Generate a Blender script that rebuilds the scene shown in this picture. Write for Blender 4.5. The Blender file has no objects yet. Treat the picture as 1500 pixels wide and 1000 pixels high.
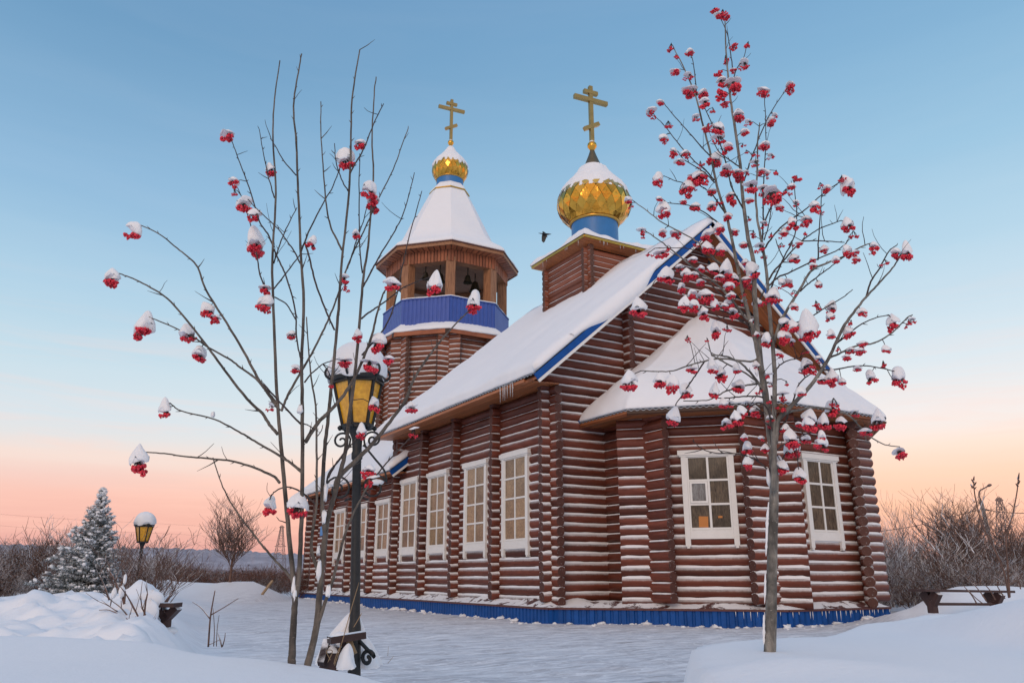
import bpy, math, random
import numpy as np
from mathutils import Vector, Matrix
PI = math.pi
rnd = random.Random(7)
scene = bpy.context.scene
COL = scene.collection

# ------------------------------------------------------------------ camera
F, HOR, VX, EYE = 1167.0, 843.0, 46.0, 1.1
TH = math.atan2(HOR - 500, F)
YAW = math.atan2(750 - VX, math.hypot(F, HOR - 500))
FH = np.array([math.sin(YAW), math.cos(YAW), 0.0])
RT = np.array([math.cos(YAW), -math.sin(YAW), 0.0])
ZZ = np.array([0, 0, 1.0])
FWD = FH * math.cos(TH) + ZZ * math.sin(TH)
UPV = np.cross(RT, FWD)
EYEP = np.array([0, 0, EYE])

def ray(x, y):
    return RT * (x - 750) / F - UPV * (y - 500) / F + FWD

def at_depth(x, y, d):          # point seen at photo position (x, y), d metres ahead along the ground
    r = ray(x, y)
    return EYEP + r * d / float(r @ FH)

def ad(a, d, z=0.0):            # a metres right, d metres ahead of where the photographer stands
    p = RT * a + FH * d
    return np.array([p[0], p[1], z])

def pxm(d):                     # metres per photo pixel at distance d
    return d * 0.96 / F

cam_d = bpy.data.cameras.new('camera')
cam_d.sensor_width = 36
cam_d.lens = 36 * F / 1500
cam_d.clip_start = 0.05
cam_d.clip_end = 20000
cam = bpy.data.objects.new('camera', cam_d)
COL.objects.link(cam)
cam.location = (0, 0, EYE)
cam.rotation_euler = (PI / 2 + TH, 0, -YAW)
scene.camera = cam

# ------------------------------------------------------------------ noise (numpy value noise)
def _h(ix, iy, seed):
    n = (ix.astype(np.int64) * 374761393 + iy.astype(np.int64) * 668265263 + seed * 974711) & 0x7fffffff
    n = ((n ^ (n >> 13)) * 1274126177) & 0x7fffffff
    n = (n ^ (n >> 16)) & 0xffff
    return n / 65535.0

def vnoise(x, y, seed=0):
    x = np.asarray(x, float); y = np.asarray(y, float)
    ix = np.floor(x); iy = np.floor(y)
    fx = x - ix; fy = y - iy
    fx = fx * fx * fx * (fx * (fx * 6 - 15) + 10); fy = fy * fy * fy * (fy * (fy * 6 - 15) + 10)
    a = _h(ix, iy, seed); b = _h(ix + 1, iy, seed); c = _h(ix, iy + 1, seed); d = _h(ix + 1, iy + 1, seed)
    return (a * (1 - fx) + b * fx) * (1 - fy) + (c * (1 - fx) + d * fx) * fy - 0.5

def fbm(x, y, seed=0, o=3):
    s = 0; k = 1.0; f = 1.0
    for i in range(o):
        s = s + k * vnoise(np.asarray(x) * f, np.asarray(y) * f, seed + i * 17); k *= .5; f *= 2.03
    return s

def sst(x, a, b):
    t = np.clip((np.asarray(x, float) - a) / (b - a), 0, 1)
    return t * t * (3 - 2 * t)

# ------------------------------------------------------------------ materials
def _mat(name):
    m = bpy.data.materials.new(name); m.use_nodes = True
    nt = m.node_tree; nt.nodes.clear()
    out = nt.nodes.new('ShaderNodeOutputMaterial'); b = nt.nodes.new('ShaderNodeBsdfPrincipled')
    nt.links.new(b.outputs[0], out.inputs[0])
    return m, nt, b

class N:                          # tiny node helper
    def __init__(s, nt): s.nt = nt
    def link(s, a, b): s.nt.links.new(a, b)
    def val(s, x, inp):
        if hasattr(x, 'is_linked') or hasattr(x, 'links'): s.link(x, inp)
        else:
            try: inp.default_value = x
            except Exception: inp.default_value = (x[0], x[1], x[2], 1)
    def math(s, op, a, b=0.0, c=0.0, clamp=False):
        n = s.nt.nodes.new('ShaderNodeMath'); n.operation = op; n.use_clamp = clamp
        s.val(a, n.inputs[0]); s.val(b, n.inputs[1]); s.val(c, n.inputs[2]); return n.outputs[0]
    def attr(s, name):
        n = s.nt.nodes.new('ShaderNodeAttribute'); n.attribute_name = name; return n
    def noise(s, vec, scale, detail=3, rough=.55, dist=0.0):
        n = s.nt.nodes.new('ShaderNodeTexNoise'); n.inputs['Scale'].default_value = scale
        n.inputs['Detail'].default_value = detail; n.inputs['Roughness'].default_value = rough
        n.inputs['Distortion'].default_value = dist
        if vec is not None: s.link(vec, n.inputs['Vector'])
        return n.outputs[0]
    def mapv(s, vec, scale=(1, 1, 1), rot=(0, 0, 0)):
        n = s.nt.nodes.new('ShaderNodeMapping'); n.inputs['Scale'].default_value = scale
        n.inputs['Rotation'].default_value = rot; s.link(vec, n.inputs['Vector']); return n.outputs[0]
    def ramp(s, fac, stops, interp='LINEAR'):
        n = s.nt.nodes.new('ShaderNodeValToRGB'); e = n.color_ramp.elements; n.color_ramp.interpolation = interp
        while len(e) > 1: e.remove(e[-1])
        for i, (p, c) in enumerate(stops):
            q = e[0] if i == 0 else e.new(p)
            q.position = p; q.color = (*c, 1) if not isinstance(c, float) else (c, c, c, 1)
        s.link(fac, n.inputs[0]); return n.outputs[0]
    def mix(s, f, a, b, blend='MIX'):
        n = s.nt.nodes.new('ShaderNodeMix'); n.data_type = 'RGBA'; n.blend_type = blend
        s.val(f, n.inputs[0]); s.val4(a, n.inputs[6]); s.val4(b, n.inputs[7]); return n.outputs[2]
    def val4(s, x, inp):
        if isinstance(x, tuple): inp.default_value = (*x[:3], 1)
        else: s.link(x, inp)
    def pos(s): return s.nt.nodes.new('ShaderNodeNewGeometry').outputs['Position']
    def obj(s): return s.nt.nodes.new('ShaderNodeTexCoord').outputs['Object']
    def nz(s):
        g = s.nt.nodes.new('ShaderNodeNewGeometry'); x = s.nt.nodes.new('ShaderNodeSeparateXYZ')
        s.link(g.outputs['Normal'], x.inputs[0]); return x.outputs[2]
    def bump(s, h, strength=.3, dist=.02):
        n = s.nt.nodes.new('ShaderNodeBump'); n.inputs['Strength'].default_value = strength
        n.inputs['Distance'].default_value = dist; s.link(h, n.inputs['Height']); return n.outputs[0]

SNOWC = (.86, .87, .89)

def snow_over(k, base, amount, lo, hi, nscale=9.0, namp=.5):
    """settled snow wherever the surface faces up"""
    nz = k.nz()
    n1 = k.noise(k.pos(), nscale, 4, .65)
    n2 = k.noise(k.pos(), nscale * .17, 3, .6)
    nn = k.math('ADD', k.math('SUBTRACT', n1, .5), k.math('MULTIPLY', k.math('SUBTRACT', n2, .5), 1.2))
    v = k.math('ADD', nz, k.math('MULTIPLY', nn, namp))
    mr = k.nt.nodes.new('ShaderNodeMapRange'); mr.interpolation_type = 'SMOOTHSTEP'
    k.link(v, mr.inputs['Value'])
    if amount is not None:
        sh = k.math('MULTIPLY', k.math('SUBTRACT', 1.0, amount), 1.1)
        k.link(k.math('ADD', sh, lo), mr.inputs['From Min']); k.link(k.math('ADD', sh, hi), mr.inputs['From Max'])
    else:
        mr.inputs['From Min'].default_value = lo; mr.inputs['From Max'].default_value = hi
    f = mr.outputs[0]
    return k.mix(f, base, SNOWC), f

def m_log(name, c1, c2, rough=.42, lo=.02, hi=.78):
    m, nt, b = _mat(name); k = N(nt)
    pc = k.attr('pc').outputs['Vector']; tone = k.attr('tone').outputs['Fac']; sn = k.attr('snow').outputs['Fac']
    g = k.noise(k.mapv(pc, (1.3, 9, 5)), 2.2, 5, .6, .4)
    g2 = k.noise(k.mapv(pc, (.5, 2.2, 5)), 1.4, 2)
    col = k.mix(k.ramp(g, [(.3, 0.0), (.72, 1.0)]), c1, c2)
    t = k.math('ADD', k.math('MULTIPLY', tone, .75), k.math('MULTIPLY', g2, .75))
    col = k.mix(1.0, col, k.ramp(t, [(.15, .42), (.9, 1.45)]), 'MULTIPLY')
    ck = k.noise(k.mapv(pc, (.9, 26, 7)), 1.6, 4, .7, .9)
    crack = k.ramp(ck, [(.655, 0.0), (.69, .85)])
    col = k.mix(crack, col, tuple(x * .22 for x in c1))
    kn = k.ramp(k.noise(k.mapv(pc, (3.2, 9, 11)), 1.5, 1), [(.74, 0.0), (.79, .7)])
    col = k.mix(kn, col, tuple(x * .35 for x in c1))
    fz = k.noise(k.pos(), 46, 3, .75)                # hoar frost caught on the grain
    col = k.mix(k.math('MULTIPLY', k.ramp(fz, [(.6, 0.0), (.8, .10)]), sn), col, (.62, .60, .62))
    col, f = snow_over(k, col, sn, lo, hi, 16, .24)
    k.link(col, b.inputs['Base Color'])
    k.link(k.math('ADD', k.math('MULTIPLY', f, .4), rough), b.inputs['Roughness'])
    hh = k.math('ADD', k.math('MULTIPLY', g, .25), f)
    k.link(k.bump(hh, .5, .012), b.inputs['Normal'])
    b.inputs['Specular IOR Level'].default_value = .3
    return m

def m_logend(name, c1, c2):
    m, nt, b = _mat(name); k = N(nt)
    pc = k.attr('pc').outputs['Vector']
    sx = nt.nodes.new('ShaderNodeSeparateXYZ'); k.link(pc, sx.inputs[0])
    rings = k.math('SINE', k.math('ADD', k.math('MULTIPLY', sx.outputs[0], 420.0), k.math('MULTIPLY', k.noise(k.pos(), 14), 6)))
    col = k.mix(k.math('ADD', k.math('MULTIPLY', rings, .3), .4), c1, c2)
    col = k.mix(k.math('MULTIPLY', k.noise(k.pos(), 5, 3), .9), col, tuple(x * .45 for x in c1))
    fr = k.ramp(k.noise(k.pos(), 22, 3), [(.62, 0.0), (.78, .45)])
    col = k.mix(fr, col, (.6, .6, .62))
    k.link(col, b.inputs['Base Color']); b.inputs['Roughness'].default_value = .7
    k.link(k.bump(rings, .15, .004), b.inputs['Normal'])
    return m

def m_plank(name, c1, c2, rough=.6, board=.0, snowy=False):
    m, nt, b = _mat(name); k = N(nt)
    pc = k.attr('pc').outputs['Vector']; tone = k.attr('tone').outputs['Fac']
    g = k.noise(k.mapv(pc, (1.0, 14, 14)), 1.8, 5, .65, .5)
    g2 = k.noise(k.mapv(pc, (.4, 1.5, 1.5)), 1.3, 3)
    col = k.mix(k.ramp(g, [(.28, 0.0), (.75, 1.0)]), c1, c2)
    t = k.math('ADD', k.math('MULTIPLY', tone, .7), k.math('MULTIPLY', g2, .8))
    col = k.mix(1.0, col, k.ramp(t, [(.1, .5), (.95, 1.3)]), 'MULTIPLY')
    h = g
    if board:
        sx = nt.nodes.new('ShaderNodeSeparateXYZ'); k.link(pc, sx.inputs[0])
        fr = k.math('FRACT', k.math('DIVIDE', sx.outputs[1], board))
        gap = k.math('LESS_THAN', fr, .05)
        col = k.mix(gap, col, tuple(x * .2 for x in c1)); h = k.math('SUBTRACT', g, k.math('MULTIPLY', gap, 3))
    if snowy:
        col, f = snow_over(k, col, None, .55, .8, 9, .7)
    k.link(col, b.inputs['Base Color']); b.inputs['Roughness'].default_value = rough
    k.link(k.bump(h, .35, .006), b.inputs['Normal'])
    return m

def m_paint(name, c, rough=.45, var=.18, metal=0.0, scale=6, spec=.5, bump=.08):
    m, nt, b = _mat(name); k = N(nt)
    n = k.noise(k.pos(), scale, 5, .65)
    n2 = k.noise(k.pos(), scale * 9, 3, .6)
    f = k.math('ADD', k.math('MULTIPLY', n, .7), k.math('MULTIPLY', n2, .3))
    col = k.mix(k.ramp(f, [(.3, 0.0), (.7, 1.0)]), tuple(x * (1 - var) for x in c), tuple(min(1, x * (1 + var)) for x in c))
    k.link(col, b.inputs['Base Color'])
    k.link(k.math('ADD', k.math('MULTIPLY', n2, .25), rough - .12), b.inputs['Roughness'])
    b.inputs['Metallic'].default_value = metal; b.inputs['Specular IOR Level'].default_value = spec
    k.link(k.bump(n2, bump, .01), b.inputs['Normal'])
    return m

def m_snow(name, scale=1.0, tint=SNOWC, bump=.35):
    m, nt, b = _mat(name); k = N(nt)
    p = k.pos()
    n1 = k.noise(p, 2.2 * scale, 4, .6); n2 = k.noise(p, 22 * scale, 5, .7)
    col = k.mix(n1, tuple(x * .955 for x in tint), tint)
    k.link(col, b.inputs['Base Color'])
    b.inputs['Roughness'].default_value = .75; b.inputs['Specular IOR Level'].default_value = .25
    b.inputs['Subsurface Weight'].default_value = 0.0
    h = k.math('ADD', k.math('MULTIPLY', n1, 1.2), k.math('MULTIPLY', n2, .28))
    k.link(k.bump(h, bump, .03), b.inputs['Normal'])
    return m

def m_bark(name, c1, c2, scale=1.0, snow=None, lent=True):
    m, nt, b = _mat(name); k = N(nt)
    p = k.pos()
    n = k.noise(k.mapv(p, (11 * scale, 11 * scale, 3 * scale)), 2, 6, .75, .5)
    n2 = k.noise(p, 6 * scale, 3)
    col = k.mix(k.ramp(n, [(.3, 0.0), (.7, 1.0)]), c1, c2)
    col = k.mix(k.ramp(n2, [(.42, 0.0), (.66, .85)]), col, tuple(x * .5 for x in c1))
    if lent:
        l = k.noise(k.mapv(p, (30, 30, 120)), 1.0, 2)
        col = k.mix(k.ramp(l, [(.66, 0.0), (.74, .5)]), col, tuple(min(1, x * 1.7) for x in c2))
    if snow: col, f = snow_over(k, col, None, snow[0], snow[1], 18, .6)
    k.link(col, b.inputs['Base Color']); b.inputs['Roughness'].default_value = .75
    k.link(k.bump(n, .9, .012), b.inputs['Normal'])
    return m

M = {}
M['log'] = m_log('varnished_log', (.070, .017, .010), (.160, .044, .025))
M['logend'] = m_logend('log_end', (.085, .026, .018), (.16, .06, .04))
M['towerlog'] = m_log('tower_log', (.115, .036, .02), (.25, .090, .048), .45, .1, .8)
M['towerend'] = m_logend('tower_log_end', (.1, .04, .025), (.18, .075, .045))
M['lanternlog'] = m_log('lantern_beam', (.13, .04, .022), (.24, .085, .048), .5, .45, .75)
M['soffit'] = m_plank('soffit_plank', (.24, .075, .025), (.42, .15, .055), .5, .19)
M['plank'] = m_plank('belfry_plank', (.16, .042, .017), (.38, .125, .052), .6, .16)
M['post'] = m_plank('belfry_post', (.13, .045, .02), (.46, .225, .105), .6)
M['ceil'] = m_plank('belfry_ceiling', (.20, .10, .055), (.36, .2, .115), .7, .14)
M['brownpaint'] = m_paint('brown_trim', (.10, .03, .025), .5)
M['blue'] = m_paint('blue_sheet', (.003, .070, .29), .5, .3, 0, 3, .25)
M['parapetblue'] = m_paint('parapet_blue_sheet', (.035, .085, .36), .36, .12, 0, 3, .5)
M['drumblue'] = m_paint('drum_blue', (.03, .17, .42), .4, .1, 0, 4, .5)
M['white'] = m_paint('white_paint', (.78, .77, .74), .5, .05, 0, 7, .4)
M['metal'] = m_paint('roof_sheet', (.3, .32, .36), .45, .15, .3)
M['coneMetal'] = m_paint('cone_metal', (.13, .11, .07), .45, .2, .6)
M['snow'] = m_snow('roof_snow_mat')
M['cap'] = m_snow('cap_snow_mat', 6.0, SNOWC, .25)
M['black'] = m_paint('black_iron', (.018, .02, .022), .5, .5, .2, 30)
M['darkwood'] = m_plank('dark_bench_wood', (.028, .012, .011), (.06, .026, .022), .6, 0, True)
M['stone'] = m_paint('grey_brown_stone', (.10, .07, .055), .8, .4, 0, 12)
M['conc'] = m_paint('concrete_pole', (.22, .19, .17), .8, .2, 0, 5)
M['steel'] = m_paint('pylon_steel', (.16, .11, .1), .7, .2, .0, .5)
M['bell'] = m_paint('bell_bronze', (.05, .045, .03), .4, .3, .7)
M['rowan_l'] = m_bark('rowan_bark_brown', (.06, .05, .042), (.20, .168, .138))
M['rowan_r'] = m_bark('rowan_bark_grey', (.085, .078, .068), (.34, .315, .275), 1.0)
M['twig'] = m_bark('twig_bark', (.05, .036, .034), (.09, .066, .06), 2.0, None, False)
M['shrub'] = m_bark('shrub_bark', (.125, .066, .048), (.21, .118, .086), 2.0, (.45, .85), False)
M['redshrub'] = m_bark('red_shrub_bark', (.17, .07, .045), (.25, .11, .07), 2.0, (.72, .95), False)
M['paletree'] = m_bark('frosted_twig_bark', (.20, .135, .115), (.32, .23, .2), 2.0, (.1, .45), False)
M['straw'] = m_paint('dry_straw', (.33, .22, .12), .8, .3)

def m_gold():
    m, nt, b = _mat('gold_leaf'); k = N(nt)
    tone = k.attr('tone').outputs['Fac']
    n = k.noise(k.pos(), 5, 4, .6)
    f = k.math('ADD', k.math('MULTIPLY', tone, .7), k.math('MULTIPLY', n, .5))
    col = k.ramp(f, [(.1, (.36, .155, .02)), (.5, (.70, .345, .05)), (.95, (.92, .53, .10))])
    k.link(col, b.inputs['Base Color']); b.inputs['Metallic'].default_value = 1
    k.link(k.math('ADD', k.math('MULTIPLY', n, .16), .10), b.inputs['Roughness'])
    k.link(k.bump(k.noise(k.pos(), 2.2, 3), .35, .12), b.inputs['Normal'])
    return m
M['gold'] = m_gold()
M['goldpaint'] = m_paint('gold_trim', (.55, .33, .07), .3, .2, .8)
M['crossgold'] = m_paint('cross_gold', (.42, .28, .10), .32, .2, .75, 4)

def m_pane(name, c1, c2, vert=True, coat=.4):
    m, nt, b = _mat(name); k = N(nt)
    p = k.pos()
    n = k.noise(k.mapv(p, (26, 26, 5.0 if vert else 20)), 1.0, 4, .7, .8)
    n2 = k.noise(p, 2.6, 3); tone = k.attr('tone').outputs['Fac']
    col = k.mix(k.ramp(n, [(.35, 0.0), (.65, 1.0)]), c1, c2)
    col = k.mix(1.0, col, k.ramp(k.math('ADD', k.math('MULTIPLY', n2, .7), k.math('MULTIPLY', tone, .35)), [(.25, .40), (.75, 1.30)]), 'MULTIPLY')
    k.link(col, b.inputs['Base Color']); b.inputs['Roughness'].default_value = .3
    b.inputs['Coat Weight'].default_value = coat; b.inputs['Coat Roughness'].default_value = .06; b.inputs['Specular IOR Level'].default_value = .25
    k.link(k.bump(n, .2, .01), b.inputs['Normal'])
    return m
M['pane_tan'] = m_pane('tan_textured_glass', (.13, .082, .042), (.36, .245, .135), False, .55)
M['pane_dark'] = m_pane('dark_rippled_glass', (.022, .016, .011), (.13, .095, .062), True, .15)
M['pane_grey'] = m_pane('grey_rippled_glass', (.12, .12, .12), (.30, .31, .32))

def m_emit(name, c, s):
    m, nt, b = _mat(name)
    b.inputs['Base Color'].default_value = (*c, 1); b.inputs['Emission Color'].default_value = (*c, 1)
    b.inputs['Emission Strength'].default_value = s; b.inputs['Roughness'].default_value = .4
    return m
M['glow'] = m_emit('lit_orange_shade', (.42, .14, .015), .12)

def m_amber():
    m, nt, b = _mat('amber_lamp_glass'); k = N(nt)
    n = k.noise(k.pos(), 26, 4, .6)
    col = k.mix(k.ramp(n, [(.3, 0.0), (.7, 1.0)]), (.60, .27, .008), (.90, .48, .03))
    k.link(col, b.inputs['Base Color']); b.inputs['Roughness'].default_value = .35
    b.inputs['Coat Weight'].default_value = .5
    return m
M['amber'] = m_amber()

def m_berry():
    m, nt, b = _mat('rowan_berry'); k = N(nt)
    tone = k.attr('tone').outputs['Fac']
    col = k.ramp(tone, [(.0, (.34, .004, .018)), (.5, (.70, .010, .040)), (1.0, (.85, .045, .07))])
    k.link(col, b.inputs['Base Color']); b.inputs['Roughness'].default_value = .35
    b.inputs['Subsurface Weight'].default_value = 0.0
    return m
M['berry'] = m_berry()

def m_ice():
    m, nt, b = _mat('icicle_ice')
    b.inputs['Base Color'].default_value = (.8, .82, .85, 1); b.inputs['Roughness'].default_value = .12
    b.inputs['Transmission Weight'].default_value = .6; b.inputs['IOR'].default_value = 1.31
    return m
M['ice'] = m_ice()

def m_ground():
    m, nt, b = _mat('snow_cover'); k = N(nt)
    p = k.pos(); pm = k.attr('path').outputs['Fac']
    n1 = k.noise(p, .6, 4, .6); n2 = k.noise(p, 9, 5, .65); n3 = k.noise(p, 60, 3, .7)
    col = k.mix(n1, (.83, .845, .875), (.87, .88, .90))
    # trodden path: packed grey snow with scuffs running along the church front
    st = k.noise(k.mapv(p, (1.4, 7.0, 1), (0, 0, .55)), 1.1, 6, .7, .8)
    st2 = k.noise(k.mapv(p, (.6, 3.2, 1), (0, 0, .5)), 1.3, 5, .65, .4)
    pk = k.mix(k.ramp(st, [(.36, 0.0), (.66, 1.0)]), (.46, .46, .49), (.84, .85, .88))
    pk = k.mix(k.ramp(st2, [(.56, 0.0), (.70, .85)]), pk, (.33, .31, .32))
    pk = k.mix(k.ramp(n2, [(.55, 0.0), (.70, .9)]), pk, (.87, .88, .90))
    f = k.math('MULTIPLY', pm, k.ramp(k.math('ADD', n1, k.math('MULTIPLY', k.noise(p, 1.8, 4), .5)), [(.40, .35), (.75, 1.0)]))
    col = k.mix(f, col, pk)
    k.link(col, b.inputs['Base Color']); b.inputs['Roughness'].default_value = .7
    b.inputs['Specular IOR Level'].default_value = .25
    rip = k.noise(k.mapv(p, (1.2, 5.0, 1), (0, 0, -.5)), 2.2, 4, .6, 1.2)
    h = k.math('ADD', k.math('MULTIPLY', n2, .5), k.math('ADD', k.math('MULTIPLY', n3, .16), k.math('ADD', k.math('MULTIPLY', rip, .45), k.math('MULTIPLY', k.math('MULTIPLY', st, pm), 1.1))))
    k.link(k.bump(h, .45, .03), b.inputs['Normal'])
    return m
M['ground'] = m_ground()

def m_hill():
    m, nt, b = _mat('hazed_wooded_snow_hill'); k = N(nt)
    n = k.noise(k.mapv(k.pos(), (.03, .03, .2)), 1.0, 6, .7)
    n2 = k.noise(k.mapv(k.pos(), (.004, .004, .02)), 1.0, 4, .6)
    col = k.mix(k.ramp(n, [(.35, 0.0), (.7, 1.0)]), (.24, .21, .245), (.50, .46, .50))  # distance haze is put into these mauve-grey forest tones, no air volume
    col = k.mix(k.ramp(n2, [(.45, 0.0), (.6, .6)]), col, (.26, .21, .24))
    k.link(col, b.inputs['Base Color']); b.inputs['Roughness'].default_value = .9
    return m
M['hill'] = m_hill()

def m_spruce():
    m, nt, b = _mat('spruce_needles'); k = N(nt)
    tone = k.attr('tone').outputs['Fac']
    col = k.ramp(tone, [(0, (.03, .045, .038)), (.36, (.07, .095, .08)), (.44, (.46, .50, .52)), (1, (.72, .75, .78))])
    k.link(col, b.inputs['Base Color']); b.inputs['Roughness'].default_value = .7
    return m
M['needle'] = m_spruce()
M['feather'] = m_paint('black_feather', (.012, .012, .014), .5, .4)
M['sign'] = m_paint('blue_plaque', (.03, .25, .6), .4)

# ------------------------------------------------------------------ mesh builder
class MB:
    def __init__(s):
        s.v = []; s.f = []; s.t = []; s.sn = []; s.pc = []; s.mi = []; s.sm = []
    def vert(s, p, tone=.5, snow=0.0, pc=None):
        s.v.append((float(p[0]), float(p[1]), float(p[2]))); s.t.append(tone); s.sn.append(snow)
        s.pc.append(tuple(pc) if pc is not None else (float(p[0]), float(p[1]), float(p[2]))); return len(s.v) - 1
    def face(s, idx, mi=0, smooth=False):
        s.f.append(tuple(idx)); s.mi.append(mi); s.sm.append(smooth)
    def obox(s, p0, p1, w, h, up=(0, 0, 1), tone=None, mi=0, snow=0.0, off=0.0):
        """bar from p0 to p1, w across, h along up"""
        p0 = np.array(p0, float); p1 = np.array(p1, float); d = p1 - p0; L = np.linalg.norm(d); d = d / L
        up = np.array(up, float); sd = np.cross(d, up); sd /= np.linalg.norm(sd); up = np.cross(sd, d)
        tone = rnd.random() if tone is None else tone; o = rnd.random() * 20 + off
        ids = []
        for (a, P) in ((0, p0), (L, p1)):
            for (x, y) in ((-1, -1), (1, -1), (1, 1), (-1, 1)):
                ids.append(s.vert(P + sd * x * w / 2 + up * y * h / 2, tone, snow, (a + o, x * w / 2 + o, y * h / 2)))
        for q in ((3, 2, 1, 0), (4, 5, 6, 7), (0, 1, 5, 4), (1, 2, 6, 5), (2, 3, 7, 6), (3, 0, 4, 7)):
            s.face([ids[i] for i in q], mi)
    def box(s, lo, hi, tone=None, mi=0):
        lo = np.array(lo, float); hi = np.array(hi, float); c = (lo + hi) / 2
        s.obox((lo[0], c[1], c[2]), (hi[0], c[1], c[2]), hi[1] - lo[1], hi[2] - lo[2], tone=tone, mi=mi)
    def tube(s, pts, rad, n=6, tone=.5, cap=True, mi=0, smooth=True, snow=0.0, squash=None):
        pts = [np.array(p, float) for p in pts]
        if not hasattr(rad, '__len__'): rad = [rad] * len(pts)
        ref = None; rings = []; acc = 0
        for i, p in enumerate(pts):
            d = pts[min(i + 1, len(pts) - 1)] - pts[max(i - 1, 0)]
            L = np.linalg.norm(d); d = d / L if L > 1e-9 else np.array([0, 0, 1.0])
            if ref is None:
                ref = np.array([0, 0, 1.0]) if abs(d[2]) < .8 else np.array([1.0, 0, 0])
            u = ref - d * (ref @ d); u /= np.linalg.norm(u); w = np.cross(d, u); ref = u
            if i: acc += np.linalg.norm(p - pts[i - 1])
            rings.append([s.vert(p + (u * math.cos(2 * PI * k / n) + w * math.sin(2 * PI * k / n)) * rad[i], tone, snow,
                                 (acc, 2 * PI * k / n * .1, tone * 9)) for k in range(n)])
        for a, b in zip(rings[:-1], rings[1:]):
            for k in range(n):
                s.face((a[k], a[(k + 1) % n], b[(k + 1) % n], b[k]), mi, smooth)
        if cap:
            s.face(rings[0][::-1], mi); s.face(rings[-1], mi)
    def lathe(s, prof, n=32, c=(0, 0), tone=.5, mi=0, smooth=True, caps=False, ang0=0.0):
        rings = []
        for (r, z) in prof:
            rings.append([s.vert((c[0] + r * math.cos(ang0 + 2 * PI * k / n), c[1] + r * math.sin(ang0 + 2 * PI * k / n), z), tone) for k in range(n)])
        for a, b in zip(rings[:-1], rings[1:]):
            for k in range(n):
                s.face((a[k], a[(k + 1) % n], b[(k + 1) % n], b[k]), mi, smooth)
        if caps:
            s.face(rings[0][::-1], mi); s.face(rings[-1], mi)
    def log(s, p0, p1, r=.127, snow=.8, tone=None, n=14, ends=True, squash=1.0):
        p0 = np.array(p0, float); p1 = np.array(p1, float); d = p1 - p0; L = np.linalg.norm(d)
        if L < .02: return
        d /= L; sd = np.cross(d, ZZ); sd /= np.linalg.norm(sd)
        tone = rnd.random() if tone is None else tone; off = rnd.random() * 50; idn = rnd.random() * 9
        ss = [0.0, .012] + [L * i / 3 for i in (1, 2)] + [L - .012, L] if L > .3 else [0, .012, L - .012, L]
        rings = []
        jo = (rnd.random() - .5) * .012
        for i, a in enumerate(ss):
            rr = r * (.94 if i in (0, len(ss) - 1) else 1 + (rnd.random() - .5) * .03)
            P = p0 + d * a + sd * jo
            rings.append([s.vert(P + sd * math.cos(2 * PI * k / n) * rr * squash + ZZ * math.sin(2 * PI * k / n) * rr, tone, snow,
                                 (a + off, k / n, idn)) for k in range(n)])
        for a, b in zip(rings[:-1], rings[1:]):
            for k in range(n):
                s.face((a[k], a[(k + 1) % n], b[(k + 1) % n], b[k]), 0, True)
        # a ridge of snow lodged above the joint, on both faces of the wall
        if snow > .3 and L > .12:
            ns = max(3, int(L / .16)); sc = min(1.0, snow) ** 1.3
            for sg in (-1, 1):
                rg = []; ph = rnd.random() * 40
                for i in range(ns + 1):
                    a = L * i / ns; q = .72 + .10 * math.sin(a * 5.1 + ph) + rnd.random() * .30 + .16 * math.sin(a * 1.7 + ph * 2)
                    h = (.030 + .012 * max(0, min(1, (4.6 - p0[2]) / 3))) * sc * max(.12, q) * (.35 if i in (0, ns) else 1)
                    P = p0 + d * (.006 + (L - .012) * i / ns) + sd * jo
                    cx, cz = sd * sg * r * .66 * squash, r * .76
                    rg.append([s.vert(P + cx * 1.0 + ZZ * cz + sd * sg * squash * h * ca + ZZ * h * sa, .5, 0) for ca, sa in ((1.05, -.55), (1.15, .25), (.55, 1.0), (-.6, 1.0))])
                for A, B in zip(rg[:-1], rg[1:]):
                    for k in range(3):
                        q4 = (A[k], B[k], B[k + 1], A[k + 1]); s.face(q4 if sg > 0 else q4[::-1], 2, True)
        if ends:
            for ring, P, fl in ((rings[0], p0 + sd * jo, 1), (rings[-1], p1 + sd * jo, 0)):
                c = s.vert(P, tone, 0, (0, 0, idn))
                rim = [s.vert(s.v[q], tone, 0, (r, 0, idn)) for q in ring]
                for k in range(n):
                    t3 = (rim[k], rim[(k + 1) % n], c)
                    s.face(t3[::-1] if fl else t3, 1)
    def quadgrid(s, P, nu, nv, mi=0, smooth=True, tone=.5, flip=False, pcs=None):
        """P[i][j] points"""
        ids = [[s.vert(P[i][j], tone, 0, None if pcs is None else pcs[i][j]) for j in range(nv)] for i in range(nu)]
        for i in range(nu - 1):
            for j in range(nv - 1):
                q = (ids[i][j], ids[i + 1][j], ids[i + 1][j + 1], ids[i][j + 1])
                s.face(q[::-1] if flip else q, mi, smooth)
        return ids
    def blob(s, c, r, n=8, m=6, sc=(1, 1, 1), jit=.15, tone=.5, mi=0, flat=-1.0):
        c = np.array(c, float); rows = []
        ph = [rnd.random() * 6 for _ in range(4)]
        for i in range(m + 1):
            th = PI * i / m; row = []
            for k in range(n):
                a = 2 * PI * k / n
                rr = r * (1 + jit * (math.sin(3 * a + ph[0]) * .5 + math.sin(2 * th * 2 + ph[1]) * .4 + math.sin(5 * a + 3 * th + ph[2]) * .4))
                z = max(math.cos(th), flat) * rr * sc[2]
                row.append(s.vert(c + np.array([math.sin(th) * math.cos(a) * rr * sc[0], math.sin(th) * math.sin(a) * rr * sc[1], z]), tone))
            rows.append(row)
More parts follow.
